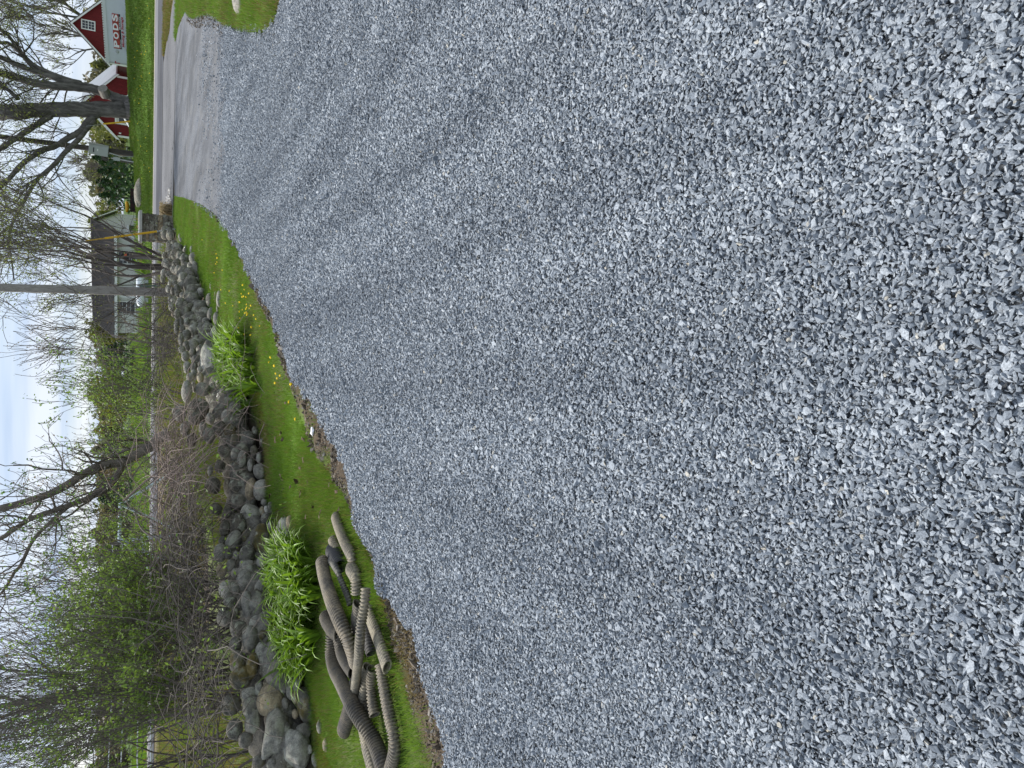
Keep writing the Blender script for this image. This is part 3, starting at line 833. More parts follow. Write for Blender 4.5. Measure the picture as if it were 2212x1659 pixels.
SE = """340,350,172,172,dM 460,580,112,92,l 600,510,62,112,m 770,690,198,252,t 490,790,132,172,m 520,1000,122,182,m 820,1160,182,365,lL 930,490,92,102,l 1050,560,62,112,m 1120,640,42,92,t 980,720,52,92,m 1150,430,82,142,l 1120,880,46,72,t 1280,740,132,292,dM 994,1090,62,102,d 1150,1380,192,300,l 1240,1130,112,132,d 1480,1060,52,92,m 1330,1390,42,62,l 1410,1540,52,102,l 800,1600,92,82,m 250,1100,122,142,d 600,1560,102,102,dM 400,1250,112,112,d 1560,1330,42,92,t 200,750,152,142,dM"""
ROT = {('B', 590, 610): .10, ('E', 820, 1160): -.30, ('A', 705, 520): .3, ('C', 370, 1370): -.5, ('D', 580, 240): .5, ('E', 520, 1000): -.25}
for key, txt, cf, sc in (('A', SA, crop(600, 930, .2411), .2411), ('B', SB, crop(650, 1250, .3014), .3014), ('C', SCs, crop(800, 1700, .3014), .3014), ('D', SD, crop(800, 2150, .3014), .3014), ('E', SE, crop(850, 2550, .2712), .2712)):
    for it in txt.split():
        a = it.split(','); cx, cy, hx, hy = map(float, a[:4]); tn = a[4]
        vx, vy = cf(cx, cy)
        put_stone(vx, vy, hx * sc * .553, hy * sc * .553, tn[0], .85 if tn.endswith('M') else rnd.uniform(.0, .25), wall, ROT.get((key, cx, cy), rnd.uniform(-.15, .15)))
# the body of the wall behind its face, mostly hidden: one part
core_v, core_f, core_n = [], [], 0
for i in range(78):
    vy = 500 + i * 15.2 + rnd.uniform(-6, 6)
    b = at_z(float(foot_v(vy)), vy, 0); u = Vector((b.x, b.y, 0)).normalized()
    top = .55 if vy < 900 else .38
    for back, zz_ in ((.55, .16), (.95, top * .7)) if i % 2 else ((.38, .22), (.75, .34)):
        p = b + u * (back + rnd.uniform(-.1, .1)); sz = rnd.uniform(.15, .24); me_ = rnd.choice(MID)
        mw = WINV @ Matrix.Translation((p.x, p.y, zz_ + rnd.uniform(-.05, .05))) @ Matrix.Rotation(rnd.uniform(0, 6.3), 4, 'Z') @ Matrix.Diagonal((sz * 1.2, sz, sz * .8, 1))
        v = np.empty(len(me_.vertices) * 3); me_.vertices.foreach_get('co', v)
        core_v.append(v.reshape(-1, 3) @ np.array(mw.to_3x3()).T + np.array(mw.translation))
        core_f += [[k + core_n for k in pl.vertices] for pl in me_.polygons]; core_n += len(me_.vertices)
me_ = bpy.data.meshes.new('core_stones'); me_.from_pydata(np.concatenate(core_v).tolist(), [], core_f); me_.materials.append(M_STONE)
me_.polygons.foreach_set('use_smooth', [True] * len(me_.polygons))
o = tag(link('core_stones', me_, wall), kind='stuff'); o.color = (.16, .153, .14, .75)
print('wall stones', len([c for c in wall.children if c.name.startswith('stone')]))
# loose rocks lying in the lawn in front of the wall
def lawn_rock(vx, vy, rx, ry, tn, label, moss=.1):
    o = put_stone(vx, vy, rx, ry, tn, moss, None, 0, 0, True)
    o.name = 'rock'; return tag(o, label, 'rock', 'rocks in the lawn below the wall')
cA = crop(600, 930, .2411); cC = crop(800, 1700, .3014)
for (cf, sc, cx, cy, hx, hy, tn, lb) in (
        (cA, .2411, 1065, 985, 45, 115, 'l', 'long flat pale rock lying in the lawn beside a thinner one'),
        (cA, .2411, 1000, 950, 20, 80, 'm', 'thin sunken rock edge behind the long flat pale rock'),
        (cA, .2411, 930, 770, 20, 62, 'l', 'small pale rock in the grass at the foot of the wall bend'),
        (cA, .2411, 625, 190, 35, 60, 'l', 'small upright tan rock at the wall end facing the pillar'),
        (cC, .3014, 1050, 1260, 110, 182, 'l', 'large rounded boulder in the lawn beside the near lily clump'),
        (cC, .3014, 1112, 1130, 50, 80, 't', 'small tan rock leaning on the boulder by the near lily clump')):
    vx, vy = cf(cx, cy); lawn_rock(vx, vy, hx * sc * .553, hy * sc * .553, tn, lb)
c5 = lambda x, y: (.2 * x, 276.5 + .2 * y)
lawn_rock(*c5(1945, 1170), 4, 7, 'm', 'small round grey rock between the pillar and the wall end')
# a grey rock in the lawn right of the drive
o = put_stone(518, -3, 6.5, 17, 'm', .05, None, .15, 0, True); o.name = 'rock'
tag(o, 'pointed dark grey rock standing in the lawn right of the driveway', 'rock')
# long low rock on the lawn across the road
g = ground(304, 416)
o = link('rock', BIG[2], None, (g.x, g.y, g.z + .06), (0, .06, -.3), (1.05, .5, .36)); o.color = (.24, .22, .19, .95)
tag(o, 'long low tan rock on the lawn across the road', 'rock')

# ================================================================== STONE PILLAR
pb = at_z(374, 497, 0); pb.z = tz(pb.x, pb.y) - .02
PW, PD, PH = .96, .80, 1.10
pyaw = -.12
pil = empty('stone_pillar', pb, pyaw, 'square ledgestone pillar with a pale slab cap at the end of the wall', 'pillar')
core = MB(); core.box((0, 0, PH / 2 - .02), (PW - .12, PD - .12, PH - .04)); core.build('mortar_core', simple('mortar', (.06, .055, .05), .95), pil)
z = 0; k = 0
blk = []
for v in range(6):
    r = random.Random(v); bm = bmesh.new(); bmesh.ops.create_cube(bm, size=1)
    bmesh.ops.subdivide_edges(bm, edges=bm.edges[:], cuts=1, use_grid_fill=True)
    for q_ in bm.verts: q_.co += Vector((r.uniform(-.06, .06), r.uniform(-.06, .06), r.uniform(-.06, .06)))
    m_ = bpy.data.meshes.new('stone'); bm.to_mesh(m_); bm.free(); m_.materials.append(M_STONE); blk.append(m_)
while z < PH - .03:
    h = min(rnd.uniform(.09, .19), PH - z)
    for side in range(4):
        L = PW if side % 2 == 0 else PD
        off = (PD if side % 2 == 0 else PW) / 2
        x = -L / 2
        while x < L / 2 - .02:
            l = rnd.uniform(.18, .42)
            if x + l > L / 2 - .12: l = L / 2 - x
            cx, cy = x + l / 2, -off + .06 + rnd.uniform(-.02, .02)
            an = side * math.pi / 2
            px, py = cx * math.cos(an) - cy * math.sin(an), cx * math.sin(an) + cy * math.cos(an)
            o = link('stone', rnd.choice(blk), pil, (px, py, z + h / 2), (rnd.uniform(-.03, .03), rnd.uniform(-.03, .03), an), (l * .97, .17, h * .94))
            c = tone(rnd.choice('dmmot')); o.color = (c[0] * .8, c[1] * .76, c[2] * .72, .95)
            x += l
    z += h
cp = MB(); cp.box((0, 0, PH + .045), (PW + .22, PD + .22, .09)); cp.box((0, 0, PH + .108), (PW + .20, PD + .20, .036), top=(.9, .9)); cp.build('cap', M_CAPSTONE, pil)
# dry ornamental grass beside the pillar
V = []; g = at_z(372, 455, 0)
mb = MB()
for i in range(520):
    a = rnd.uniform(0, 6.28); L = rnd.uniform(.3, .75); ln = rnd.uniform(.2, 1.0)
    p0 = Vector((rnd.gauss(0, .09), rnd.gauss(0, .09), 0)); d = Vector((math.cos(a), math.sin(a), 0))
    mid = p0 + d * ln * L * .35 + Vector((0, 0, L * .62)); tip = p0 + d * ln * L * .8 + Vector((0, 0, L * (.75 - .45 * ln)))
    s = Vector((-d.y, d.x, 0)) * .009
    mb.add([p0 - s, p0 + s, mid + s, mid - s, tip], [(0, 1, 2, 3), (3, 2, 4)])
o = mb.build('dry_grass_tuft', M_STRAW, None, (g.x, g.y, tz(g.x, g.y)))
tag(o, 'rounded tuft of dry tan ornamental grass beside the stone pillar', 'grass tuft')

# ================================================================== CORRUGATED DRAIN PIPES
def catmull(P, n):
    P = [Vector(p) for p in P]; P = [P[0] * 2 - P[1]] + P + [P[-1] * 2 - P[-2]]
    o = []
    for i in range(1, len(P) - 2):
        for k in range(n):
            t = k / n; a, b, c, d = P[i - 1:i + 3]
            o.append(.5 * ((2 * b) + (c - a) * t + (2 * a - 5 * b + 4 * c - d) * t * t + (3 * b - a - 3 * c + d) * t ** 3))
    o.append(P[-2]); return o
def resample(P, st):
    P = np.array(P); d = np.r_[0, np.cumsum(np.linalg.norm(np.diff(P, axis=0), axis=1))]
    n = max(4, int(d[-1] / st)); s = np.linspace(0, d[-1], n)
    return np.stack([np.interp(s, d, P[:, k]) for k in range(3)], 1), s
def hv(cx, cy): return s2v(800 + cx * .663, 1900 + cy * .663)
def pipe(pts, label, r=.052, flat=1.0, col=(.19, .155, .115), mud=.8, pitch=.023, crush=.22, loc_noise=1):
    """pts: (cx, cy, height of the pipe's axis) as read off the picture, laid on the ground or on the pipes below"""
    W = [at_z(*hv(cx, cy), h + .022) for cx, cy, h in pts]
    c0 = W[len(W) // 2].copy(); c0.z = 0
    P, s = resample(catmull([p - c0 for p in W], 12), pitch / 6)
    k_ = rnd.randint(0, 99); P[:, 0] += (vnoise(s, s * 0, 4.0, k_) - .5) * .03; P[:, 1] += (vnoise(s, s * 0, 3.3, k_ + 1) - .5) * .04
    n = len(P); T = np.gradient(P, axis=0); T /= np.linalg.norm(T, axis=1, keepdims=True)
    up = np.array((0, 0, 1.0)); A = np.cross(T, up); A /= np.linalg.norm(A, axis=1, keepdims=True) + 1e-9; B = np.cross(A, T)
    seed = rnd.randint(0, 999)
    ph = s / pitch * 2 * math.pi
    prof = np.clip(np.sin(ph) * 1.6, -1, 1)
    SD_ = 18
    ang = np.arange(SD_) * 2 * math.pi / SD_
    wob = 1 + .05 * (vnoise(s, s * 0, 5, seed) - .5)
    fl = flat * (1 - crush * vnoise(s, s * 0 + 3, 3.0, seed + 1))
    rad = r * (1 + .15 * prof) * wob
    seqs = []
    def ring(i, rr):
        w_ = 1 + (1 - fl[i]) * .45
        return P[i] + rr * (np.cos(ang)[:, None] * A[i] * w_ + np.sin(ang)[:, None] * B[i] * fl[i])
    m_ = min(24, n // 3)
    rings = [ring(i, r * .84) for i in range(m_, 0, -3)] + [ring(0, r * .86)] + [ring(i, rad[i]) for i in range(n)] + [ring(n - 1, r * .86)] + [ring(n - 1 - i, r * .84) for i in range(1, m_, 3)]
    V = np.concatenate(rings); k = len(rings); F = []
    for i in range(k - 1):
        b = i * SD_
        F += [(b + j, b + (j + 1) % SD_, b + SD_ + (j + 1) % SD_, b + SD_ + j) for j in range(SD_)]
    mb = MB(); mb.add(V, F)
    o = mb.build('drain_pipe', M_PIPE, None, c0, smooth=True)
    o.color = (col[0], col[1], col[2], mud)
    return tag(o, label, 'pipe', 'old corrugated drain pipes heaped on the lawn')
G1 = .05
pipe([(752, 822, .06), (748, 900, .07), (752, 985, .08), (775, 1085, .09), (815, 1180, .12), (868, 1280, .14), (930, 1390, .11), (1000, 1510, .06), (1052, 1640, .055), (1085, 1760, .055)], 'longest brown ribbed pipe sweeping over the stub down to the near end', .053, col=(.17, .14, .105), mud=.75)
pipe([(692, 440, .15), (706, 520, .16), (742, 650, .17), (792, 770, .16), (838, 880, .13), (872, 980, .09), (885, 1040, .06)], 'fat tan twin ridged pipe with torn open top end leaning on the lilies', .062, .8, (.26, .215, .165), .95)
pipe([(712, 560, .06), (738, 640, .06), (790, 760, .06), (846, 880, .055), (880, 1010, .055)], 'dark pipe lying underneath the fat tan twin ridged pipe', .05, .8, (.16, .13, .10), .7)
pipe([(908, 1330, .05), (935, 1430, .05), (955, 1540, .05), (985, 1659, .05), (1005, 1760, .05)], 'pale tan crushed pipe running off beside the longest pipe', .055, .6, (.27, .23, .175), 1)
pipe([(890, 1165, .055), (868, 1240, .055), (848, 1330, .055), (830, 1395, .055), (818, 1450, .055)], 'short wide brown pipe stub poking out under the longest pipe', .058, .95, (.20, .165, .125), .85)
pipe([(1035, 1050, .045), (1052, 1150, .045), (1072, 1250, .045), (1093, 1350, .045), (1112, 1450, .045), (1117, 1550, .045), (1097, 1640, .045), (1070, 1730, .045)], 'pale brown pipe nearest the gravel curving back at its near end', .045, .85, (.24, .20, .155), .9)
pipe([(966, 720, .045), (975, 780, .045), (1000, 855, .045), (1032, 935, .045), (1062, 1015, .045), (1078, 1062, .045)], 'flattened pale pipe in the long grass with a dark open mouth', .052, .62, (.30, .26, .20), 1, crush=.35)
pipe([(948, 600, .12), (940, 690, .14), (922, 790, .16), (913, 890, .17), (905, 1000, .16), (893, 1100, .13), (884, 1190, .10), (888, 1250, .08), (912, 1268, .07), (932, 1240, .06), (942, 1180, .055), (948, 1120, .05), (957, 1070, .05)], 'narrow crusty pipe bent back on itself in a hairpin', .036, .9, (.25, .215, .165), 1, crush=.2)
pipe([(985, 1065, .045), (982, 1120, .045), (984, 1200, .045), (992, 1280, .05), (1003, 1345, .05)], 'short muddy pipe with a round black mouth beside the hairpin', .042, .95, (.22, .185, .14), .9)
pipe([(772, 180, .035), (790, 235, .04), (815, 295, .045), (838, 350, .045), (862, 410, .045), (870, 455, .04)], 'half buried tan pipe at the far tip of the heap', .046, .8, (.26, .22, .17), 1, crush=.3)
pipe([(752, 312, .045), (762, 345, .045), (778, 380, .045)], 'short pale pipe piece beside the half buried far pipe', .043, .9, (.32, .27, .21), 1)
pipe([(748, 385, .055), (775, 425, .06), (798, 468, .055)], 'clean black pipe piece among the tan ones', .058, .9, (.10, .10, .10), .15)
pipe([(738, 445, .10), (775, 490, .10), (800, 540, .08), (825, 600, .06), (845, 650, .05), (856, 700, .045)], 'thin split grey pipe between the fat pipe and the grass gap', .030, .8, (.20, .185, .16), .8, crush=.2)
pipe([(858, 480, .05), (884, 530, .05), (892, 580, .05), (897, 640, .05)], 'short tan pipe elbow ending in a black torn mouth', .053, .85, (.28, .24, .185), 1, crush=.2)
pipe([(708, 760, .09), (722, 800, .09), (752, 840, .08), (795, 870, .06)], 'bent dark brown pipe end under the fat pipe by the lilies', .056, .9, (.17, .14, .105), .8)
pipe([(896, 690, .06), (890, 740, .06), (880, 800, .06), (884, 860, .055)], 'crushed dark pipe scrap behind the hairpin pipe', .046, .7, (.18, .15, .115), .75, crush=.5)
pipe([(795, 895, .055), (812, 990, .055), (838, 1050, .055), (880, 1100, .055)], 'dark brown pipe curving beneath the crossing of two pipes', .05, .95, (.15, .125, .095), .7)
pipe([(948, 830, .05), (962, 900, .05), (978, 975, .05)], 'black pipe piece lying right of the hairpin', .048, .85, (.14, .12, .095), .45)  # darker brown, with less mud over the black plastic
pipe([(925, 1210, .045), (945, 1290, .045), (955, 1340, .045)], 'brown pipe piece tucked below the hairpin bend', .045, .9, (.18, .15, .115), .85)

# ================================================================== DAYLILIES
def lily_leaf(seed):
    r = random.Random(seed); mb = MB()
    L = r.uniform(.8, 1.15); bend = r.uniform(.35, 1.1); wd = r.uniform(.024, .034); tw = r.uniform(-.5, .5)
    n = 6; v = []
    x = z = 0.0; an = r.uniform(.05, .35)
    for i in range(n + 1):
        t = i / n; wv = wd * (1 - t ** 2.2) * (.7 + .6 * min(1, t * 3)) + .0012
        a = tw * t
        v.append([(x, -wv, z), (x + .25 * wv, 0, z - .35 * wv), (x, wv, z)])
        an += bend * (t ** 1.3) * .75 + .04
        x += math.sin(an) * L / n; z += math.cos(an) * L / n
    V = [p for row in v for p in row]; F = []
    for i in range(n):
        for k in range(2): F.append((3 * i + k, 3 * i + k + 1, 3 * i + 4 + k, 3 * i + 3 + k))
    mb.add(V, F); return mb
LILY = [lily_leaf(i) for i in range(18)]
LILYM = [m_.mesh('leaf', M_LILY, True) for m_ in LILY]
def daylily(poly_v, n_obj, n_more, H, label, dens_c):
    P = [at_z(x, y, 0) for x, y in poly_v]; poly = [(p.x, p.y) for p in P]
    cx = sum(p[0] for p in poly) / len(poly); cy = sum(p[1] for p in poly) / len(poly)
    root = empty('daylily_clump', (cx, cy, 0), 0, label, 'daylily', 'daylily clumps in front of the wall')
    x0, x1 = min(p[0] for p in poly), max(p[0] for p in poly); y0, y1 = min(p[1] for p in poly), max(p[1] for p in poly)
    fans = []
    while len(fans) < dens_c:
        x, y = rnd.uniform(x0, x1), rnd.uniform(y0, y1)
        if bool(inside(poly, np.array([x]), np.array([y]))[0]): fans.append((x, y, rnd.uniform(0, 3.14)))
    def one(i):
        fx, fy, fa = fans[i % len(fans)]
        a = fa + (math.pi if rnd.random() < .5 else 0) + rnd.gauss(0, .6)
        d = .5 + .5 * (1 - min(1, math.hypot(fx - cx, fy - cy) / max(x1 - x0, y1 - y0) * 1.2))
        s = H * rnd.uniform(.7, 1.2) * (.75 + .35 * d)
        return Matrix.Translation((fx - cx + rnd.gauss(0, .025), fy - cy + rnd.gauss(0, .025), tz(fx, fy) * .3 - .01)) @ Matrix.Rotation(a, 4, 'Z') @ Matrix.Rotation(rnd.uniform(-.1, .35), 4, 'Y') @ Matrix.Diagonal((s, s, s * rnd.uniform(.9, 1.1), 1))
    for i in range(n_obj):
        o = link('leaf', rnd.choice(LILYM), root); o.matrix_basis = one(i)
    mb = MB()
    for i in range(n_more):
        k = rnd.choice(LILY); m4 = one(i)
        v = np.array(k.V[0]); v = v @ np.array(m4.to_3x3()).T + np.array(m4.translation)
        mb.add(v, k.F)
    tag(mb.build('leaves', M_LILY, root, smooth=True), kind='stuff')
    return root
daylily([hv(628, 330), hv(690, 470), hv(700, 560), hv(690, 700), hv(600, 720), hv(520, 600), hv(500, 440), hv(560, 330)], 300, 420, .47, 'bright green daylily clump behind the torn end of the fat pipe', 60)
daylily([hv(690, 715), hv(700, 850), hv(690, 960), hv(640, 1030), hv(570, 1010), hv(545, 880), hv(530, 740), hv(600, 725)], 300, 340, .45, 'bright green daylily clump beside the upper end of the longest brown pipe', 50)
bv = lambda cx, cy: s2v(650 + cx * .3014, 1250 + cy * .3014)
daylily([bv(1060, 150), bv(1130, 330), bv(1190, 540), bv(1150, 640), bv(900, 600), bv(800, 420), bv(850, 250), bv(960, 150)], 280, 260, .50, 'farthest daylily clump near the yellow dandelions', 50)
daylily([bv(1190, 620), bv(1230, 800), bv(1220, 960), bv(1130, 1120), bv(1000, 1160), bv(880, 1050), bv(850, 850), bv(880, 640)], 280, 320, .52, 'daylily clump in front of the largest lichened boulder', 56)

# ================================================================== TREES AND BRUSH
class Tree:
    def __init__(self, seed, rmin=.003): self.rmin = rmin; self.r = random.Random(seed); self.trunk = MB(); self.twig = MB(); self.leaf = []
    def limb(self, P, r0, r1, sides=9, n=6, flare=0.0):
        """a hand laid trunk or limb through points P"""
        Q = catmull(P, n); Q = np.array(Q)
        k = len(Q); t = np.linspace(0, 1, k); rad = r0 + (r1 - r0) * t
        if flare: rad = rad * (1 + flare * np.exp(-t * 14))
        Q[1:-1] += np.array([[self.r.gauss(0, .05) * rr for _ in range(3)] for rr in rad[1:-1]])
        self.trunk.tube(Q, rad, sides, cap=True)
        return Q, rad
    def grow(self, p, d, L, r, depth, kids=(3, 5), spread=.7, up=.15, wig=.18, ratio=.62, leafn=3, lfsp=.1, sides=None, big=.02, droop=0.0):
        rn = self.r; n = 5 if depth > 0 else 4
        P = [np.array(p)]; d = np.array(d); d = d / np.linalg.norm(d)
        for i in range(n):
            d = d + np.array((rn.gauss(0, wig), rn.gauss(0, wig), rn.gauss(0, wig) + up - droop * i)); d /= np.linalg.norm(d)
            P.append(P[-1] + d * L / n)
        rad = np.maximum(np.linspace(r, r * (.5 if depth else .35), n + 1), self.rmin)
        (self.trunk if r > big else self.twig).tube(P, rad, sides or (6 if r > big else (4 if r > .008 else 3)))
        if depth <= 0:
            for k in range(leafn):
                t = rn.uniform(.3, 1.0) * n; i = min(n - 1, int(t)); q = P[i] + (P[i + 1] - P[i]) * (t - i)
                self.leaf.append(q + np.array([rn.gauss(0, lfsp) for _ in range(3)]))
            return
        K = rn.randint(*kids)
        for k in range(K):
            t = rn.uniform(.28, 1.0) * n if k < K - 1 else n * .999
            i = min(n - 1, int(t)); q = P[i] + (P[i + 1] - P[i]) * (t - i)
            dd = (P[i + 1] - P[i]); dd /= np.linalg.norm(dd)
            s = np.array([rn.gauss(0, 1) for _ in range(3)]); s -= s.dot(dd) * dd; s /= np.linalg.norm(s) + 1e-9
            ang = spread * rn.uniform(.5, 1.25) if k < K - 1 else spread * .3
            nd = dd * math.cos(ang) + s * math.sin(ang)
            self.grow(q, nd, L * ratio * rn.uniform(.75, 1.2), rad[i] * .66, depth - 1, kids, spread, up, wig, ratio, leafn, lfsp, sides, big, droop)
    def leaves(self, size, mat, keep=1.0, name='foliage', per=1, jit=.04):
        L = np.array(self.leaf); 
        if keep < 1: L = L[np.random.default_rng(1).random(len(L)) < keep]
        L = np.repeat(L, per, 0); L = L + rng.normal(0, jit, L.shape)
        return tri_mesh(name, leaf_quads(L, size), mat, None, 4)
def leaf_quads(L, size):
    n = len(L); s = size * rng.uniform(.6, 1.4, (n, 1))
    a = rng.normal(size=(n, 3)); a /= np.linalg.norm(a, axis=1, keepdims=True)
    b = np.cross(a, rng.normal(size=(n, 3))); b /= np.linalg.norm(b, axis=1, keepdims=True)
    return np.stack([L - a * s, L - b * s * .5, L + a * s, L + b * s * .5], 1).reshape(-1, 3)
def finish(tr, name, base, label, cat, group=None, bark=None, twig=None, leafmat=None, lsize=.05, per=1, keep=1.0, jit=.04, smooth=True):
    root = empty(name, base, 0, label, cat, group)
    off = (-base[0], -base[1], -base[2])
    if tr.trunk.n: tr.trunk.build('trunk', bark or M_BARK, root, off, smooth=smooth)
    if tr.twig.n: tr.twig.build('crown', twig or M_TWIGD, root, off)
    if tr.leaf and leafmat: link('foliage', tr.leaves(lsize, leafmat, keep, 'foliage', per, jit), root, off)
    return root
V3 = lambda p: np.array((p.x, p.y, p.z))
def sprout(tr, Q, rad, n, L, depth, t0=.25, up=.1, out=1.0, **kw):
    """side branches along a laid limb"""
    rn = tr.r
    for k in range(n):
        i = int(rn.uniform(t0, .98) * (len(Q) - 1)); dd = Q[min(i + 1, len(Q) - 1)] - Q[max(0, i - 1)]; dd /= np.linalg.norm(dd)
        s = np.array([rn.gauss(0, 1) for _ in range(3)]); s -= s.dot(dd) * dd; s /= np.linalg.norm(s)
        nd = dd * .55 + s * out + np.array((0, 0, up))
        tr.grow(Q[i], nd, L * rn.uniform(.5, 1.2), min(rad[i] * .5, .012 * L + .012), depth, up=.08, **kw)

# --- the big old maple across the road
Y0 = 55.0
def A(vx, vy, dy=0): return V3(at_Y(vx, vy, Y0 + dy))
tb = ground(281, 234); tb = Vector((tb.x, tb.y, tb.z))
Y0 = max(50.0, min(58.0, tb.y))
T = Tree(1, .009)
limbs = []
limbs.append(T.limb([A(290, 236), A(262, 237), A(220, 236), (A(150, 236)), A(80, 238), A(20, 242), A(-40, 246, 1), A(-110, 240, 2)], .56, .42, 14, 6, .5))
limbs.append(T.limb([A(284, 222), A(262, 216), A(235, 205), A(215, 196), A(185, 190), A(130, 186), A(80, 180), A(30, 166), A(-30, 150, -1), A(-90, 140, -2)], .37, .20, 12))
limbs.append(T.limb([A(214, 193), A(180, 184), (A(130, 172)), A(90, 158), A(45, 144), A(0, 124), A(-50, 105, -1)], .23, .11, 10))
limbs.append(T.limb([A(176, 180), A(140, 170), A(100, 154), A(70, 138), A(45, 112), A(22, 82), A(0, 62), A(-30, 40, -2)], .18, .08, 9))
limbs.append(T.limb([A(212, 245), A(190, 262), A(172, 284), A(145, 299), A(118, 316), A(88, 327), A(50, 352), A(20, 385), A(0, 405), A(-40, 440, -2)], .24, .11, 10))
limbs.append(T.limb([A(204, 258), A(185, 280), A(168, 302), A(138, 332), A(112, 360), A(80, 388), A(60, 420), A(38, 458), A(24, 490), A(18, 525), A(24, 556), A(30, 605)], .20, .04, 9))
limbs.append(T.limb([A(110, 250), A(80, 268), A(55, 285), A(25, 305), A(0, 322), A(-40, 345)], .22, .13, 9))
limbs.append(T.limb([A(24, 490), A(12, 496), A(0, 505), A(-25, 520)], .10, .06, 7))
limbs.append(T.limb([A(38, 214), A(30, 205), A(10, 190), A(-20, 178)], .16, .09, 7))
limbs.append(T.limb([A(40, 458), A(20, 452), A(0, 440), A(-30, 420)], .12, .06, 7))
limbs.append(T.limb([A(90, 155), A(75, 150), A(40, 110), A(20, 95), A(8, 92), A(-30, 92)], .16, .1, 7))
for i, (Q, rad) in enumerate(limbs):
    sprout(T, Q, rad, {0: 6, 1: 8, 2: 10, 3: 11, 4: 10, 5: 17, 6: 6}.get(i, 3), 3.6 if i else 2.8, 2, .28 if i else .4, kids=(3, 5), spread=.75, leafn=4, lfsp=.14, big=.045)
# twigs hanging in from higher limbs beyond the picture's top
for k in range(26):
    p = A(T.r.uniform(-60, -5), T.r.uniform(20, 600), T.r.uniform(-3, 3))
    T.grow(p, (T.r.gauss(0, .5), T.r.gauss(0, .5), -.7), 3.0, .035, 2, (3, 5), .75, -.02, .2, .62, 4, .14, None, .045)
finish(T, 'maple_tree', tuple(tb), 'huge old maple with several grey trunks on the lawn before the red barns', 'tree', None, M_BARK, M_TWIGD, M_BUD, .055, 2, .9, .12)
# sawn stub on the maple's right trunk (a part)
mp = [o for o in COL.objects if o.name.startswith('maple_tree')][0]
st = MB(); q0, q1 = A(229, 206), A(216, 189); q1 = q0 + (q1 - q0) * .55 + np.array((0, -.55, 0)); st.tube([q0, (q0 + q1) / 2, q1], [.36, .34, .32], 12, cap=True)
st.build('sawn_stub', simple('sawn_wood', (.22, .20, .175), .9, .25, 8), mp, tuple(-c for c in tb))

def auto_tree(seed, base, H, name, label, cat, group=None, r=.16, depth=4, kids=(3, 4), spread=.6, up=.12, leafn=3, lsp=.15, stems=1, lean=.1, bark=M_BARK, twig=M_TWIGD, lm=M_BUD, ls=.05, per=1, first=.42, ratio=.66, big=.03, jit=.05, base_sp=.1, wig=.14, keep=1.0):
    T = Tree(seed, .00030 * math.hypot(base[0], base[1]) * .9); rn = T.r
    for s in range(stems):
        a = rn.uniform(0, 6.28); ln = lean * rn.uniform(.5, 1.5) if stems > 1 else lean * rn.uniform(-1, 1)
        p = np.array(base) + np.array((math.cos(a), math.sin(a), 0)) * (base_sp * rn.random() if stems > 1 else 0)
        p[2] -= .1
        T.grow(p, (math.cos(a) * ln, math.sin(a) * ln, 1), H * first * rn.uniform(.85, 1.15), r * rn.uniform(.7, 1.1), depth, kids, spread, up, wig, ratio, leafn, lsp, None, big)
    return finish(T, name, tuple(base), label, cat, group, bark, twig, lm, ls, per, keep, jit)
def gv(vx, vy): p = ground(vx, vy); return (p.x, p.y, p.z)
def gxy(vx, vy, Y):
    p = at_Y(vx, vy, Y); return (p.x, Y, tz(p.x, Y))
# --- trees behind the barns
auto_tree(11, gxy(270, 60, 80), 17, 'bare_tree', 'bare branched tree rising behind the barn with the gable window', 'tree', 'bare trees behind the barns', .30, 4, (3, 5), .55, .1, 3, .25, twig=M_TWIG, ls=.06, per=2, first=.34)
auto_tree(12, gxy(270, 120, 76), 15, 'bare_tree', 'bare tree showing between the two red barns', 'tree', 'bare trees behind the barns', .26, 4, (4, 5), .6, .1, 3, .25, twig=M_TWIG, ls=.06, per=2, first=.34)
auto_tree(13, gxy(270, -10, 74), 14, 'bare_tree', 'bare tree at the far right behind the storage container', 'tree', 'bare trees behind the barns', .24, 4, (4, 5), .6, .1, 3, .25, twig=M_TWIG, ls=.06, per=2, first=.34)
auto_tree(14, gxy(285, 345, 78), 8, 'bare_tree', 'slim bare tree behind the dark pole with the steel cabinet', 'tree', None, .12, 4, (3, 5), .6, .1, 2, .2, twig=M_TWIG, ls=.05, first=.36)
# --- shrub tree by the pillar (black stems, pale green leaves)
b = gxy(350, 573, 31.5)
auto_tree(21, b, 9.2, 'multi_stem_tree', 'many stemmed dark tree with fresh green buds behind the wall end', 'tree', None, .075, 4, (3, 4), .48, .10, 6, .07, 6, .30, M_TWIGD, M_TWIG, M_BUD, .042, 1, .36, .68, .04, .10, .35)
b = gxy(345, 640, 26)
auto_tree(22, b, 5.6, 'arching_shrub', 'bare arching shrub beside the pale utility pole', 'shrub', 'shrubs growing behind the wall', .022, 3, (2, 3), .7, .02, 3, .1, 4, .5, M_TWIGD, M_TWIGD, M_BUD, .026, 1, .42, .7, .03, .06, .3, .2)
b = gxy(352, 600, 29)
auto_tree(25, b, 6.5, 'arching_shrub', 'leafing shrub between the utility pole and the dark stemmed tree', 'shrub', 'shrubs growing behind the wall', .03, 3, (3, 4), .6, .06, 5, .12, 4, .4, M_TWIGD, M_TWIGD, M_BUD, .032, 1, .38, .68, .03, .06, .3, .18)
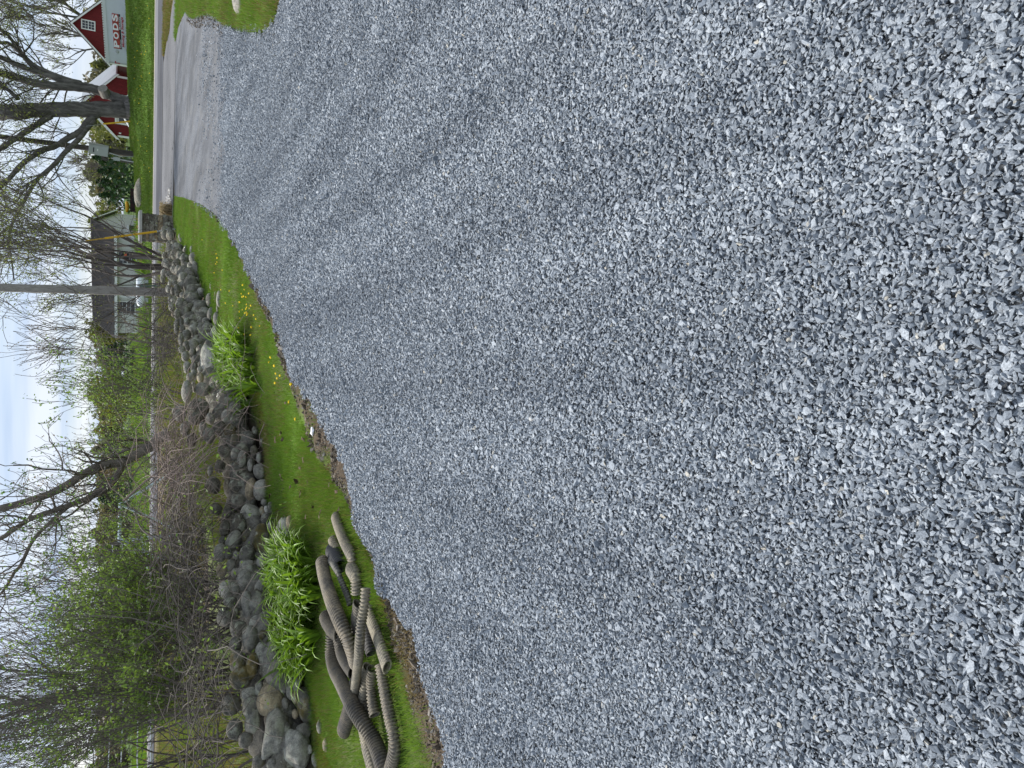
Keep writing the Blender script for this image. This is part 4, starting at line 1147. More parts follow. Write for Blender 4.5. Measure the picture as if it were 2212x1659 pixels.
# --- bare shrub with upright fan of buds
b = gxy(338, 757, 24)
auto_tree(23, b, 5.3, 'fan_shrub', 'bare fan shaped shrub with tiny buds left of the house', 'shrub', 'shrubs growing behind the wall', .035, 4, (2, 3), .40, .09, 3, .04, 5, .34, M_TWIGD, M_TWIG, M_BUDR, .020, 1, .36, .68, .03, .03, .5)
b = gxy(345, 690, 21)
auto_tree(24, b, 2.3, 'low_bare_shrub', 'low tangled bare shrub on the wall in front of the house window', 'shrub', 'shrubs growing behind the wall', .020, 3, (3, 4), .8, .02, 1, .05, 6, .8, M_TWIGD, M_TWIG, M_BUD, .018, 1, .42, .7, .03, .03, .8, .22)
# --- green leaved shrubs further left
for i, (vx, vy, Y, H, lab) in enumerate(((345, 872, 20, 2.7, 'leafy green shrub to the right of the forked tree'), (348, 935, 17.5, 3.3, 'tallest leafy green shrub right beside the forked tree trunk'), (340, 985, 24, 2.6, 'thin green shrub standing behind the forked tree'))):
    auto_tree(31 + i, gxy(vx, vy, Y), H, 'leafy_shrub', lab, 'shrub', 'leafing shrubs behind the wall', .018, 3, (3, 4), .55, .08, 6, .03, 5, .35, M_TWIGD, M_TWIG, M_LEAF, .028, 2, .42, .7, .03, .03, .4)
# --- forked leaning tree
Y1 = 15.2
def B(vx, vy, dy=0): return V3(at_Y(vx, vy, Y1 + dy))
T = Tree(41, .003)
fb = gxy(354, 942, Y1)
l1 = T.limb([B(366, 938), B(345, 946), B(322, 966), B(268, 996), B(215, 1008), B(178, 1026), B(135, 1054), B(75, 1078), B(0, 1099), B(-60, 1115, .3), B(-130, 1140, .6)], .098, .05, 12, 6, .5)
l2 = T.limb([B(264, 1000), B(254, 1026), B(226, 1058), B(180, 1080), B(120, 1102), B(60, 1124), B(0, 1164), B(-60, 1190, .2)], .062, .035, 10)
l3 = T.limb([B(150, 1092), B(115, 1122), B(72, 1166), B(45, 1220), B(30, 1238), B(8, 1275), B(-20, 1300, -.2)], .036, .02, 8)
l4 = T.limb([B(268, 996), B(240, 998), B(200, 1008)], .02, .012, 6)
l5 = T.limb([B(330, 960), B(290, 966), B(240, 986), B(215, 998), B(190, 1010)], .03, .016, 7)
for k, (Q, rad) in enumerate((l1, l2, l3, l5)):
    sprout(T, Q, rad, (9, 10, 8, 3)[k], 1.0, 2, .12, .0, 1.0, kids=(2, 4), spread=.7, leafn=2, lfsp=.05, wig=.28, big=.016)
for k in range(16):
    p = B(T.r.uniform(-60, -5), T.r.uniform(1060, 1330), T.r.uniform(-.6, .6))
    T.grow(p, (T.r.gauss(0, .4), T.r.gauss(0, .4), -.8), 1.1, .012, 2, (3, 4), .7, -.04, .25, .65, 3, .05, None, .016)
finish(T, 'forked_tree', fb, 'leaning forked tree with smooth grey bark growing behind the wall', 'tree', None, M_BARK2, M_TWIG, M_BUDR, .022, 1, .9, .03)
# --- slim trunks in the left thicket
Y1 = 14.0
T = Tree(42, .0045); fb = gxy(330, 1470, Y1)
l1 = T.limb([B(390, 1462), B(300, 1470), B(240, 1480), B(156, 1500), B(80, 1514), B(0, 1526), B(-80, 1540)], .06, .035, 9, 6, .3)
l2 = T.limb([B(300, 1470), B(230, 1490), B(150, 1512), B(60, 1532), B(0, 1550), B(-50, 1560)], .028, .016, 7)
l3 = T.limb([B(280, 1474), B(200, 1468), B(110, 1455), B(40, 1450), B(0, 1445), B(-40, 1440)], .022, .014, 7)
for Q, rad in (l1, l2, l3): sprout(T, Q, rad, 9, 1.1, 2, .2, .05, .9, kids=(3, 4), spread=.7, leafn=2, lfsp=.06, wig=.2, big=.016)
finish(T, 'slim_tree', fb, 'slim dark trunked tree rising out of the left thicket', 'tree', None, M_BARK, M_TWIG, M_BUDR, .022, 1, .8, .03)
# --- the big green honeysuckle and the thicket around it
def hill(vx, vy, Y): p = gxy(vx, vy, Y); return p
honey = [(400, 1300, 10.2, 2.7, 61), (395, 1370, 9.8, 2.9, 62), (405, 1420, 10.4, 3.0, 63), (400, 1250, 11.2, 3.0, 64), (392, 1330, 12.2, 4.2, 65)]
labs = ['green leafed bush over the wall behind the near lily clump', 'densest bright green bush in the thicket above the wall', 'green leafed bush at the edge of the bare thicket', 'green leafed bush in front of the pale blue frame', 'tall airy green bush reaching into the sky behind the densest bush']
for (vx, vy, Y, H, sd_), lb in zip(honey, labs):
    dense = sd_ in (61, 62, 63)
    auto_tree(sd_, hill(vx, vy, Y), H, 'green_bush', lb, 'bush', 'green bushes in the thicket behind the wall', .024, 4, (3, 4), .60, .06, 4 if dense else 3, .018, 5, .34, M_TWIGD, M_TWIG, M_LEAF if sd_ != 65 else M_LEAFD, .022 if dense else .020, 2, .36, .70, .03, .018, .35, .15)
thick = [(420, 1500, 9.4, 3.7), (430, 1560, 8.8, 3.9), (430, 1610, 8.6, 4.0), (440, 1660, 8.2, 4.0), (400, 1560, 11.5, 4.8), (400, 1640, 11, 4.8), (395, 1470, 12.4, 4.6), (410, 1700, 9.5, 4.2), (390, 1260, 14, 4.4), (390, 1190, 15, 3.6), (385, 1400, 14, 4.8)]
tl = ['bare upright shrub right of the slim dark trunk', 'bare dark stemmed shrub in the left thicket', 'dense bare shrub with arching dark stems', 'bare shrub at the very edge over the big granite boulder', 'tall bare shrub standing back in the thicket', 'tall bare shrub deep in the thicket edge', 'tall bare shrub around the slim dark tree', 'bare shrub just outside the picture edge', 'bare grey shrub in front of the pale blue swing frame', 'thin bare shrub right of the pale blue swing frame', 'bare grey shrub behind the densest green bush']
for i, ((vx, vy, Y, H), lb) in enumerate(zip(thick, tl)):
    auto_tree(70 + i, hill(vx, vy, Y), H, 'bare_shrub', lb, 'shrub', 'bare shrubs of the thicket behind the wall', .018, 4, (2, 3), .46, .08, 1, .05, 5, .26, M_TWIGD, M_TWIG if i % 3 else M_TWIGD, M_BUDR, .011, 1, .36, .70, .022, .03, .55, .13, .5)
# --- brambles sprawling over the wall
def bramble(seed, spots, n, label, Lr=(.6, 1.6), mat=M_CANE, lm=None):
    r = random.Random(seed); mb = MB(); bp = spots[len(spots) // 2]
    root = empty('bramble', bp, 0, label, 'bramble', 'brambles sprawling over the wall')
    lf = []
    for i in range(n):
        c = spots[r.randrange(len(spots))]
        p = np.array((c[0] + r.gauss(0, .28), c[1] + r.gauss(0, .3), c[2] + r.uniform(-.05, .25)))
        a = r.uniform(0, 6.28); d = np.array((math.cos(a), math.sin(a), r.uniform(.1, 1.1))); L = r.uniform(*Lr); k = 7; P = [p]
        for j in range(k):
            d = d + np.array((r.gauss(0, .25), r.gauss(0, .25), r.gauss(0, .16) - .20)); d /= np.linalg.norm(d); q = P[-1] + d * L / k
            q[2] = max(q[2], tz(q[0], q[1]) + .02); P.append(q)
        rr = r.choice((.0022, .003, .003, .0045, .006)); mb.tube(np.array(P) - np.array(bp), np.linspace(rr, rr * .5, k + 1), 4 if rr > .004 else 3)
        lf.append(P[-1])
    mb.build('canes', [mat], root)
    if lm: link('foliage', tri_mesh('foliage', leaf_quads(np.repeat(np.array(lf), 3, 0) + rng.normal(0, .05, (3 * len(lf), 3)), .022), lm, None, 4), root, tuple(-c for c in bp))
    return root
def wp(vx, vy, up=0.0): p = wall_point(vx, vy); return (p.x, p.y, max(p.z, tz(p.x, p.y)) + up)
bramble(1, [wp(420 + 40 * math.sin(i * 2.1), 930 + i * 14) for i in range(9)], 200, 'tangle of grey pink bramble canes over the wall beside the big boulders')
bramble(2, [wp(400 + 30 * math.sin(i * 1.7), 1010 + i * 16) for i in range(9)], 240, 'dense tangle of brown bramble canes on the wall below the forked tree')
bramble(3, [wp(425 + 22 * math.sin(i * 1.7), 1110 + i * 16) for i in range(9)], 260, 'dark bramble thicket on top of the wall below the swing frame', mat=M_TWIG)
bramble(4, [wp(455 + 25 * math.sin(i * 1.7), 1260 + i * 16) for i in range(9)], 120, 'dark brambles with a few green leaves above the near lily clump', mat=M_TWIGD, lm=M_LEAF)
bramble(5, [wp(470 + 25 * math.sin(i * 1.7), 1420 + i * 28) for i in range(10)], 150, 'grey brambles hanging over the wall stones at the near end', mat=M_TWIG)
bramble(6, [wp(370 + 12 * math.sin(i * 1.7), 620 + i * 18) for i in range(11)], 330, 'low brown brambles along the wall top in front of the house', (.4, 1.1), mat=M_TWIGD)
bramble(7, [wp(515 + 40 * math.sin(i * 2.7), 900 + i * 16) for i in range(6)], 45, 'sparse canes trailing down the wall face beside the lilies')
# fallen dead limbs lying across the wall
mb = MB(); p0, p1 = wp(470, 955, .1), wp(370, 1075, .55)
mid = [(a + b) / 2 for a, b in zip(p0, p1)]; mid[2] += .1
mb.tube(np.array(catmull([Vector(p0), Vector(mid), Vector(p1)], 6)) - np.array(p0), np.linspace(.008, .014, 13), 5)
tag(mb.build('dead_branch', M_CANE, None, p0), 'long pale dead branch slanting across the brambles on the wall', 'branch')
mb = MB(); p0, p1 = wp(455, 1195, .12), wp(385, 1100, .5)
mid = [(a + b) / 2 for a, b in zip(p0, p1)]; mid[2] += .2
mb.tube(np.array(catmull([Vector(p0), Vector(mid), Vector(p1)], 6)) - np.array(p0), np.linspace(.014, .008, 13), 5)
tag(mb.build('dead_branch', M_TWIG, None, p0), 'arched grey dead branch over the dark bramble thicket', 'branch')

# --- woods far away
def far_woods(name, n, x0, x1, y0, y1, h0, h1, cols, seed, dens=90):
    r = np.random.default_rng(seed); pts = []; cs = []; tr = MB()
    for i in range(n):
        x = r.uniform(x0, x1); y = r.uniform(y0, y1); h = r.uniform(h0, h1); z0 = tz(x, y)
        w_ = h * r.uniform(.22, .36); k = int(dens * r.uniform(.7, 1.3))
        u = r.normal(size=(k, 3)); u /= np.linalg.norm(u, axis=1, keepdims=True); u *= r.uniform(.25, 1, (k, 1)) ** .5
        pts.append(np.stack([x + u[:, 0] * w_, y + u[:, 1] * w_, z0 + h * .56 + u[:, 2] * h * .44], 1))
        c = np.array(cols[r.integers(len(cols))]) * r.uniform(.75, 1.25)
        cs.append(np.repeat(c[None] * r.uniform(.7, 1.3, (k, 1)), 4, 0))
        if y < 160: tr.tube([(x, y, z0 - .3), (x + r.normal() * .3, y, z0 + h * .5), (x + r.normal() * .5, y, z0 + h * .9)], [.16, .12, .05], 4)
    L = np.concatenate(pts)
    o = link(name, tri_mesh(name, leaf_quads(L, .62), M_FARLEAF, np.concatenate(cs).reshape(-1, 3), 4)); tag(o, kind='stuff')
    if tr.n: tag(tr.build(name.replace('woods', 'wood_trunks'), M_TWIG), kind='stuff')
    return o
BROWN = [(.19, .16, .12), (.21, .19, .10), (.17, .155, .12), (.21, .22, .09), (.16, .165, .10)]
far_woods('distant_woods', 360, -190, 260, 230, 300, 6.5, 10.5, BROWN, 5, 170)
far_woods('middle_woods', 110, -130, -12, 150, 190, 4.5, 7.2, BROWN, 6, 260)
far_woods('roadside_woods', 60, -10, 70, 150, 190, 5.5, 8.5, BROWN + [(.16, .19, .05)], 8, 300)
def evergreen(base, H, W, seed, label, name='evergreen_tree'):
    r = np.random.default_rng(seed)
    root = empty(name, base, 0, label, 'tree', 'dark evergreens beyond the road')
    t = MB(); t.tube([(0, 0, -.2), (0, 0, H * .5), (0, 0, H * .97)], [.14, .09, .02], 6); t.build('trunk', M_BARK, root)
    n = int(420 * H / 5); u = r.random(n) ** .75; a = r.uniform(0, 6.28, n)
    rr = W * (1 - u) ** .8 * r.uniform(.45, 1.05, n) * (1 + .25 * np.sin(a * 3 + u * 22))
    L = np.stack([np.cos(a) * rr, np.sin(a) * rr, .25 + u * (H - .3) - rr * .12], 1)
    link('foliage', tri_mesh('foliage', leaf_quads(L, .22), M_NEEDLE, None, 4), root)
for i, (vx, vy, Y, H, W, lb) in enumerate(((292, 352, 74, 3.8, 1.7, 'dark evergreen just left of the pole with the steel cabinet'), (292, 378, 78, 3.6, 2.0, 'low wide evergreen behind the lawn between pole and trailer'), (292, 402, 80, 3.9, 1.9, 'dark evergreen behind the long rock on the lawn'), (292, 430, 82, 3.6, 1.8, 'dark evergreen behind the maroon trailer'),
        (312, 758, 90, 3.8, 1.9, 'dark evergreen beyond the house end on the left'), (312, 788, 96, 3.4, 2.0, 'dark evergreen behind the bare fan shaped shrub'), (318, 1055, 110, 5.4, 2.0, 'pointed dark evergreen beyond the left end of the road'), (318, 1072, 112, 4.8, 2.2, 'wide dark evergreen beside the pointed one'), (318, 1000, 125, 4.0, 2.0, 'small dark evergreen behind the forked tree'))):
    evergreen(gxy(vx, vy, Y), H, W, i, lb)
def round_tree(base, H, W, seed, label, col, dens=900, name='leafing_tree', size=.2, zc=.58, rz=.42):
    r = np.random.default_rng(seed)
    root = empty(name, base, 0, label, 'tree', 'leafing trees beyond the road')
    t = Tree(seed); t.grow((0, 0, -.2), (0, 0, 1), H * .38, .16, 3, (3, 4), .6, .1, .12, .66, 0, .1, None, .03)
    t.trunk.build('trunk', M_TWIG, root); 
    if t.twig.n: t.twig.build('crown', M_TWIG, root)
    u = r.normal(size=(dens, 3)); u /= np.linalg.norm(u, axis=1, keepdims=True); u *= r.random((dens, 1)) ** .4
    cl = np.array([vnoise(u[:, 0] * 2 + seed, u[:, 2] * 2, 1.6, seed)]).T
    u = u[(cl[:, 0] > .35)]
    L = u * np.array((W, W, H * rz)) + np.array((0, 0, H * zc))
    c = np.array(col) * r.uniform(.7, 1.3, (len(L), 1))
    link('foliage', tri_mesh('foliage', leaf_quads(L, size), M_FARLEAF, np.repeat(c, 4, 0), 4), root)
for i, (vx, vy, Y, H, W, col, lb) in enumerate(((312, 835, 86, 5.0, 2.6, (.17, .17, .03), 'yellow green rounded tree beyond the road left of the house'), (312, 870, 92, 4.6, 2.6, (.15, .155, .035), 'second yellow green tree beyond the road, nearer the forked tree'), (312, 712, 88, 5.2, 1.7, (.14, .15, .04), 'green tree peeping out behind the left end of the house'),
        (290, 318, 84, 5.5, 2.4, (.16, .17, .05), 'yellow green tree between the left barn and the steel cabinet'), (318, 1135, 115, 5.6, 2.4, (.15, .165, .06), 'pale leafing tree beyond the road right of the swing frame'), (318, 1030, 120, 5.2, 2.2, (.20, .14, .05), 'orange budding tree beyond the road behind the forked tree'))):
    round_tree(gxy(vx, vy, Y), H, W, 50 + i, lb, col)

# ================================================================== BUILDINGS
def board_mesh(x0, x1, z0, ztop0, ztop1, t=.025):
    mb = MB(); g_ = .008
    a, b = x0 + g_, x1 - g_
    mb.prism([(a, z0), (b, z0), (b, ztop1), (a, ztop0)], -t, 0)
    return mb
def window(root, cx, zc, y, W, H, cols, rows, name='window', sash=True):
    f = MB(); t = .075
    f.box((cx - W / 2 - t / 2, y, zc), (t, .07, H + 2 * t)); f.box((cx + W / 2 + t / 2, y, zc), (t, .07, H + 2 * t))
    f.box((cx, y, zc + H / 2 + t / 2), (W, .066, t)); f.box((cx, y, zc - H / 2 - t / 2), (W, .074, t))
    for i in range(1, cols): f.box((cx - W / 2 + W * i / cols, y + .01, zc), (.02, .05, H))
    for i in range(1, rows): f.box((cx, y + .012, zc - H / 2 + H * i / rows), (W, .052, .045 if i * 2 == rows else .018))
    w_ = f.build(name, M_WHITE, root)
    pw, ph = W / cols, H / rows
    mp_ = MB(); mp_.box((0, 0, 0), (pw - .03, .012, ph - .03)); pm = mp_.mesh('pane', M_GLASS)
    for i in range(cols):
        for k in range(rows): link('pane', pm, w_, (cx - W / 2 + pw * (i + .5), y - .004, zc - H / 2 + ph * (k + .5)))
    return w_
def gable_barn(base, yaw, W, D, eave, apex, label, roofmat, win=None, door=None, name='red_barn', skip=None):
    root = empty(name, base, yaw, label, 'barn', 'red barns across the road')
    h = lambda x: eave + (apex - eave) * (1 - abs(x) / (W / 2))
    c = MB(); c.prism([(-W / 2 + .03, -.6), (W / 2 - .03, -.6), (W / 2 - .03, eave - .03), (0, apex - .05), (-W / 2 + .03, eave - .03)], .03, D - .03); c.build('wall', M_RED, root)
    bw = .20; n = int(round(W / bw)); bw = W / n
    for i in range(n):
        x0, x1 = -W / 2 + i * bw, -W / 2 + (i + 1) * bw
        segs = [(-.6, None)]
        if door and x1 > door[0] + .01 and x0 < door[1] - .01: segs = [(door[2], None)]
        for z0, _ in segs:
            board_mesh(x0, x1, z0, h(x0), h(x1)).build('board', M_RED, root)
    m = int(D / .25)
    mbd = MB(); mbd.box((0, 0, 0), (.024, D / m - .016, eave + .6)); bm_ = mbd.mesh('board', M_RED)
    for i in range(m):
        link('board', bm_, root, (W / 2 + .012, D / m * (i + .5), eave / 2 - .3))
    sl = (apex - eave) / (W / 2); ov = .22
    for sgn in (-1, 1):
        r_ = MB()
        P0 = (sgn * (W / 2 + ov), eave - ov * sl); pk = (0, apex)
        r_.prism([P0, pk, (0, apex + .10), (P0[0], P0[1] + .10)] if sgn > 0 else [pk, P0, (P0[0], P0[1] + .10), (0, apex + .10)], -.25, D + .25)
        r_.build('roof', roofmat, root)
        f = MB(); f.prism([(P0[0], P0[1] - .16), (0, apex - .16), (0, apex - .005), (P0[0], P0[1] - .005)] if sgn > 0 else [(0, apex - .16), (P0[0], P0[1] - .16), (P0[0], P0[1] - .005), (0, apex - .005)], -.29, -.252); f.build('rake_board', M_WHITE, root)
        cb = MB(); cb.box((sgn * (W / 2 - .02), -.03, eave / 2 - .36), (.17, .05, eave + .3)); cb.build('corner_board', M_WHITE, root)
    if win: window(root, *win)
    return root
zb = tz(28.8, 66)
B1 = gable_barn((27.7, 64, .35), R(-24), 4.7, 7.0, 2.66, 5.05, 'red barn with a small white gable window behind the white storage container', M_SHINGLE, (.10, 3.85, -.035, .56, .80, 3, 4))
B2 = gable_barn((23.9, 70, .35), R(-31), 5.0, 5.5, 2.15, 4.55, 'red barn with pale metal roof and white door, partly hidden by the maple', M_METALROOF, None, (-1.35, .95, 2.0))
d = MB(); d.box((-.2, .01, .9), (2.3, .05, 2.2)); dr = d.build('garage_door', M_OFFWHITE, B2)
f = MB()
for cx, cz, sx, sz in ((-1.38, .9, .13, 2.46), (.98, .9, .13, 2.46), (-.2, 2.07, 2.5, .13)): f.box((cx, -.035, cz), (sx, .06, sz))
f.build('door_frame', M_WHITE, dr)
for i in range(4):
    p_ = MB(); p_.box((-1.04 + i * .56, -.022, 1.62), (.46, .02, .42)); p_.build('pane', M_GLASS, dr)
for k in range(3):
    p_ = MB(); p_.box((-.2, -.02, .15 + k * .42), (2.2, .02, .38)); p_.build('panel', M_WHITE, dr)
l_ = MB(); l_.box((-2.2, -.08, 1.75), (.10, .12, .18)); l_.build('wall_lamp', M_WHITE, B2)

# --- house
hb = at_Y(312, 515, 62); hz = .25
H = empty('small_house', (hb.x, 62, hz), R(-25), 'low pale clapboard house with brown roof across the road', 'house')
HL, HW, HE, HR = 7.9, 7.0, 2.25, 3.75          # local: x runs left from the near right corner, y goes back
c = MB(); c.box((-HL / 2, HW / 2, HE / 2 - .4), (HL - .06, HW - .06, HE + .8)); c.build('wall', M_OFFWHITE, H)
nrow = 17
for side in range(2):
    mb = MB(); L = HL if side == 0 else HW; mb.prism([(-L / 2, 0), (L / 2, 0), (L / 2, .15), (-L / 2, .15)], -.03, 0)
    v = mb.V[0]; v[[2, 3]] += (0, .022, 0)
    me_ = mb.mesh('clapboard', M_OFFWHITE)
    for k in range(16):
        zz_ = -.05 + k * .145
        if side == 0: link('clapboard', me_, H, (-HL / 2, 0, zz_))
        else: link('clapboard', me_, H, (0, HW / 2, zz_), (0, 0, R(90)))
for k in range(11):                                            # gable
    z0 = HE + .02 + k * .135; t = (z0 - HE) / (HR - HE); wd_ = HW * (1 - t)
    if wd_ < .3: break
    mb = MB(); mb.prism([(-wd_ / 2, 0), (wd_ / 2, 0), (wd_ / 2 - .25, .13), (-wd_ / 2 + .25, .13)], -.03, .05); mb.build('clapboard', M_OFFWHITE, H, (0, HW / 2, z0), (0, 0, R(90)))
ov = .35; sl = (HR - HE) / (HW / 2)
for sgn in (0, 1):
    mb = MB(); y0 = -ov if sgn == 0 else HW + ov; z0 = HE - ov * sl
    V = [(.3, y0, z0), (-HL - .3, y0, z0), (-HL - .3, HW / 2, HR), (.3, HW / 2, HR)]
    V += [(a, b, c_ + .10) for a, b, c_ in V]
    mb.add(V, [(0, 1, 2, 3), (7, 6, 5, 4), (0, 4, 5, 1), (1, 5, 6, 2), (2, 6, 7, 3), (3, 7, 4, 0)]); rf = mb.build('roof', M_SHINGLE, H)
    if sgn == 0:
        for k in range(22):
            t0 = k / 22; s_ = MB(); s_.box((-HL / 2, y0 + (HW / 2 - y0) * (t0 + .02), z0 + (HR - z0) * (t0 + .02) + .105), (HL + .58, .2, .018)); s_.build('shingle_course', M_SHINGLE, rf)
fb_ = MB(); fb_.box((-HL / 2, -ov - .03, HE - ov * sl - .02), (HL + .6, .05, .20)); fb_.build('gutter', M_WHITE, H)
window(H, -HL + 2.2, 1.35, -.085, .95, 1.15, 2, 4)
window(H, -1.6, 1.3, -.085, .95, 1.15, 2, 4)
dd = MB(); dd.box((-4.4, -.065, .95), (.95, .05, 2.05)); dd.build('door', M_WHITE, H)
g_ = MB(); g_.box((.03, 2.6, .75), (.06, 2.0, 1.1)); gd = g_.build('window', M_WHITE, H); g2 = MB(); g2.box((.07, 2.6, .75), (.02, 1.7, .85)); g2.build('pane', M_GLASS, gd)
for yy in (0, HW): 
    cb = MB(); cb.box((.0, yy, HE / 2 - .1), (.14, .14, HE + .1)); cb.build('corner_board', M_WHITE, H)
for sgn in (0, 1):
    y0 = -ov if sgn == 0 else HW + ov; z0 = HE - ov * sl; k_ = MB(); V = [(.30, y0, z0 - .12), (.30, HW / 2, HR - .12), (.30, HW / 2, HR), (.30, y0, z0)]; V += [(a + .04, b, c_) for a, b, c_ in V]
    k_.add(V, [(0, 1, 2, 3), (7, 6, 5, 4), (0, 4, 5, 1), (1, 5, 6, 2), (2, 6, 7, 3), (3, 7, 4, 0)]); k_.build('rake_board', M_WHITE, H)

# ================================================================== STORAGE CONTAINER
cx_, cy_ = 25.9, 58.8
CO = empty('storage_container', (cx_, cy_, .70), 0, 'white moving and storage container standing before the barn', 'container')
CO.rotation_euler = (0, R(-3.2), R(-24.5))
CWd, CDp, CHt = 4.9, 2.4, 2.34
b = MB(); b.box((0, CDp / 2, CHt / 2), (CWd, CDp, CHt)); b.build('body', M_CONTAINER, CO)
t_ = MB(); t_.box((0, -.01, CHt - .09), (CWd + .02, .05, .20)); t_.build('top_rail', simple('rail_white', (.62, .64, .65), .5, .05), CO)
sc_ = MB()
for i in range(30): sc_.box((-CWd / 2 + CWd * (i + .5) / 30, -.01, CHt + .03), (CWd / 30 * .66, .10, .07))
sc_.build('roof_ribs', M_WHITE, CO)
for sx in (-1, 1):
    p_ = MB(); p_.box((sx * (CWd / 2 - .05), -.012, CHt / 2 - .1), (.10, .05, CHt - .22)); p_.build('corner_post', M_GREYBOX, CO)
mk = MB(); mk.box((-CWd / 2 + .10, -.045, 1.75), (.14, .012, .07)); mk.box((-CWd / 2 + .05, -.045, 1.6), (.05, .012, .3)); mk.build('red_marker', M_LETTERRED, CO)
kn = MB(); kn.tube([(-1.62, -.09, 1.60), (-1.62, 0, 1.60)], [.09, .11], 10, cap=True); kn.build('vent', M_GREYBOX, CO)
SX0, SX1, SZ0, SZ1 = -1.42, .90, 1.06, 1.80
sg = MB(); sg.box(((SX0 + SX1) / 2, -.012, (SZ0 + SZ1) / 2), (SX1 - SX0, .03, SZ1 - SZ0)); sg.build('sign_panel', M_CONTAINER, CO)
rp = MB(); rp.box(((SX0 + SX1) / 2, -.031, 1.585), (SX1 - SX0 - .02, .02, .41))
rpo = rp.build('sign_panel', M_SIGNRED, CO); rpo['label'] = 'red sign panel with white letters'
bp_ = MB(); bp_.box(((SX0 + SX1) / 2, -.031, 1.322), (SX1 - SX0 - .02, .02, .105)); bpo = bp_.build('sign_panel', M_SIGNBLACK, CO); bpo['label'] = 'black sign strip with small white writing'
def text(body, size, loc, mat, parent, bold=0.0, width=None, shear=0.0, name='lettering', extr=.004):
    c = bpy.data.curves.new(name, 'FONT'); c.body = body; c.size = size; c.align_x = 'CENTER'; c.align_y = 'CENTER'; c.offset = bold; c.extrude = extr; c.shear = shear; c.resolution_u = 3
    c.materials.append(mat)
    o = link(name, c, parent, loc, (R(90), 0, 0))
    bpy.context.view_layer.update()
    if width: o.scale = (width / max(.01, o.dimensions.x), 1, 1)
    return o
wl = (SX1 - SX0) / 4
for i, ch in enumerate('PODS'):
    text(ch, .45, (SX0 + wl * (i + .5), -.046, 1.585), M_LETTER, CO, .018, wl * .80)
    if i: 
        ln = MB(); ln.box((SX0 + wl * i, -.042, 1.585), (.012, .006, .40)); ln.build('sign_joint', M_SIGNBLACK, CO)
text('PODS.com', .11, (SX0 + .36, -.046, 1.322), M_LETTER, CO, .002, .56)
text('888-776-PODS', .11, (SX1 - .60, -.046, 1.322), M_LETTER, CO, .002, .86)
text('Moving & Storage', .21, ((SX0 + SX1) / 2 - .02, -.032, 1.165), M_LETTERRED, CO, .007, 2.0, .25)

# ================================================================== CAR
def car(base, yaw):
    root = empty('parked_car', base, yaw, 'white car parked before the garage door of the barn behind the maple', 'car')
    side = [(-2.1, .35), (-2.15, .75), (-1.95, .98), (-1.35, 1.02), (-.75, 1.40), (.55, 1.44), (1.25, 1.18), (1.95, 1.05), (2.1, .8), (2.1, .35)]
    low = [(-2.1, .3), (-2.16, .55), (-2.1, .78), (-1.9, .90), (-1.1, .98), (1.5, 1.02), (2.05, .98), (2.12, .6), (2.1, .3)]
    bm = bmesh.new()
    def add(profile, ws):
        rows = []
        for y in ws: rows.append([bm.verts.new((p[0], y[0] * y[1] if False else y, p[1])) for p in profile])
        for a, b in zip(rows[:-1], rows[1:]):
            for i in range(len(profile)): bm.faces.new((a[i], a[(i + 1) % len(profile)], b[(i + 1) % len(profile)], b[i]))
        bm.faces.new(rows[0][::-1]); bm.faces.new(rows[-1])
    add(low, (-.85, -.78, .78, .85)); bmesh.ops.recalc_face_normals(bm, faces=bm.faces[:])
    bmesh.ops.bevel(bm, geom=bm.edges[:], offset=.05, segments=2, affect='EDGES')
    me = bpy.data.meshes.new('body'); bm.to_mesh(me); bm.free(); me.materials.append(M_CARWHITE); link('body', me, root)
    cab = MB(); zs = (.96, 1.40); 
    V = [(-1.15, -.78, zs[0]), (1.55, -.78, zs[0]), (1.55, .78, zs[0]), (-1.15, .78, zs[0]), (-.45, -.60, zs[1]), (.85, -.60, zs[1]), (.85, .60, zs[1]), (-.45, .60, zs[1])]
    cab.add(V, [(3, 2, 1, 0), (4, 5, 6, 7), (0, 1, 5, 4), (1, 2, 6, 5), (2, 3, 7, 6), (3, 0, 4, 7)]); cab.build('windscreen', M_GLASS, root)
    rf = MB(); rf.box((.2, 0, 1.42), (1.36, 1.24, .06), top=(.9, .9)); rf.build('roof', M_CARWHITE, root)
    pl = MB()
    for sy in (-1, 1):
        pl.tube([(-1.15, sy * .785, .97), (-.45, sy * .605, 1.405)], [.035, .03], 5); pl.tube([(.25, sy * .79, .97), (.25, sy * .61, 1.41)], [.03, .03], 5); pl.tube([(1.55, sy * .785, .97), (.85, sy * .605, 1.405)], [.04, .04], 5)
    pl.build('pillars', M_CARWHITE, root)
    for sx in (-1.35, 1.3):
        for sy in (-.78, .78):
            w_ = MB(); w_.tube([(sx, sy - .10, .32), (sx, sy + .10, .32)], [.32, .32], 16, cap=True); wo = w_.build('wheel', M_BLACK, root)
            r_ = MB(); r_.tube([(sx, sy - .115, .32), (sx, sy + .115, .32)], [.19, .19], 12, cap=True); r_.build('rim', M_GALV, wo)
    for sy in (-.62, .62):
        h_ = MB(); h_.box((-2.10, sy, .72), (.12, .34, .16)); h_.build('headlight', M_GLASS, root)
        m_ = MB(); m_.box((-.98, sy * 1.5, 1.05), (.14, .16, .12)); m_.build('mirror', M_CARWHITE, root)
    gr = MB(); gr.box((-2.15, 0, .58), (.06, .8, .16)); gr.build('grille', M_BLACK, root)
    return root
p = at_Y(286, 268, 67.3); car((p.x + .9, 67.3, .38), R(-14))

# ================================================================== POLES, CABINET, GUY WIRES
def vline(vx0, vy0, vx1, vy1, Y): return at_Y(vx0, vy0, Y), at_Y(vx1, vy1, Y)
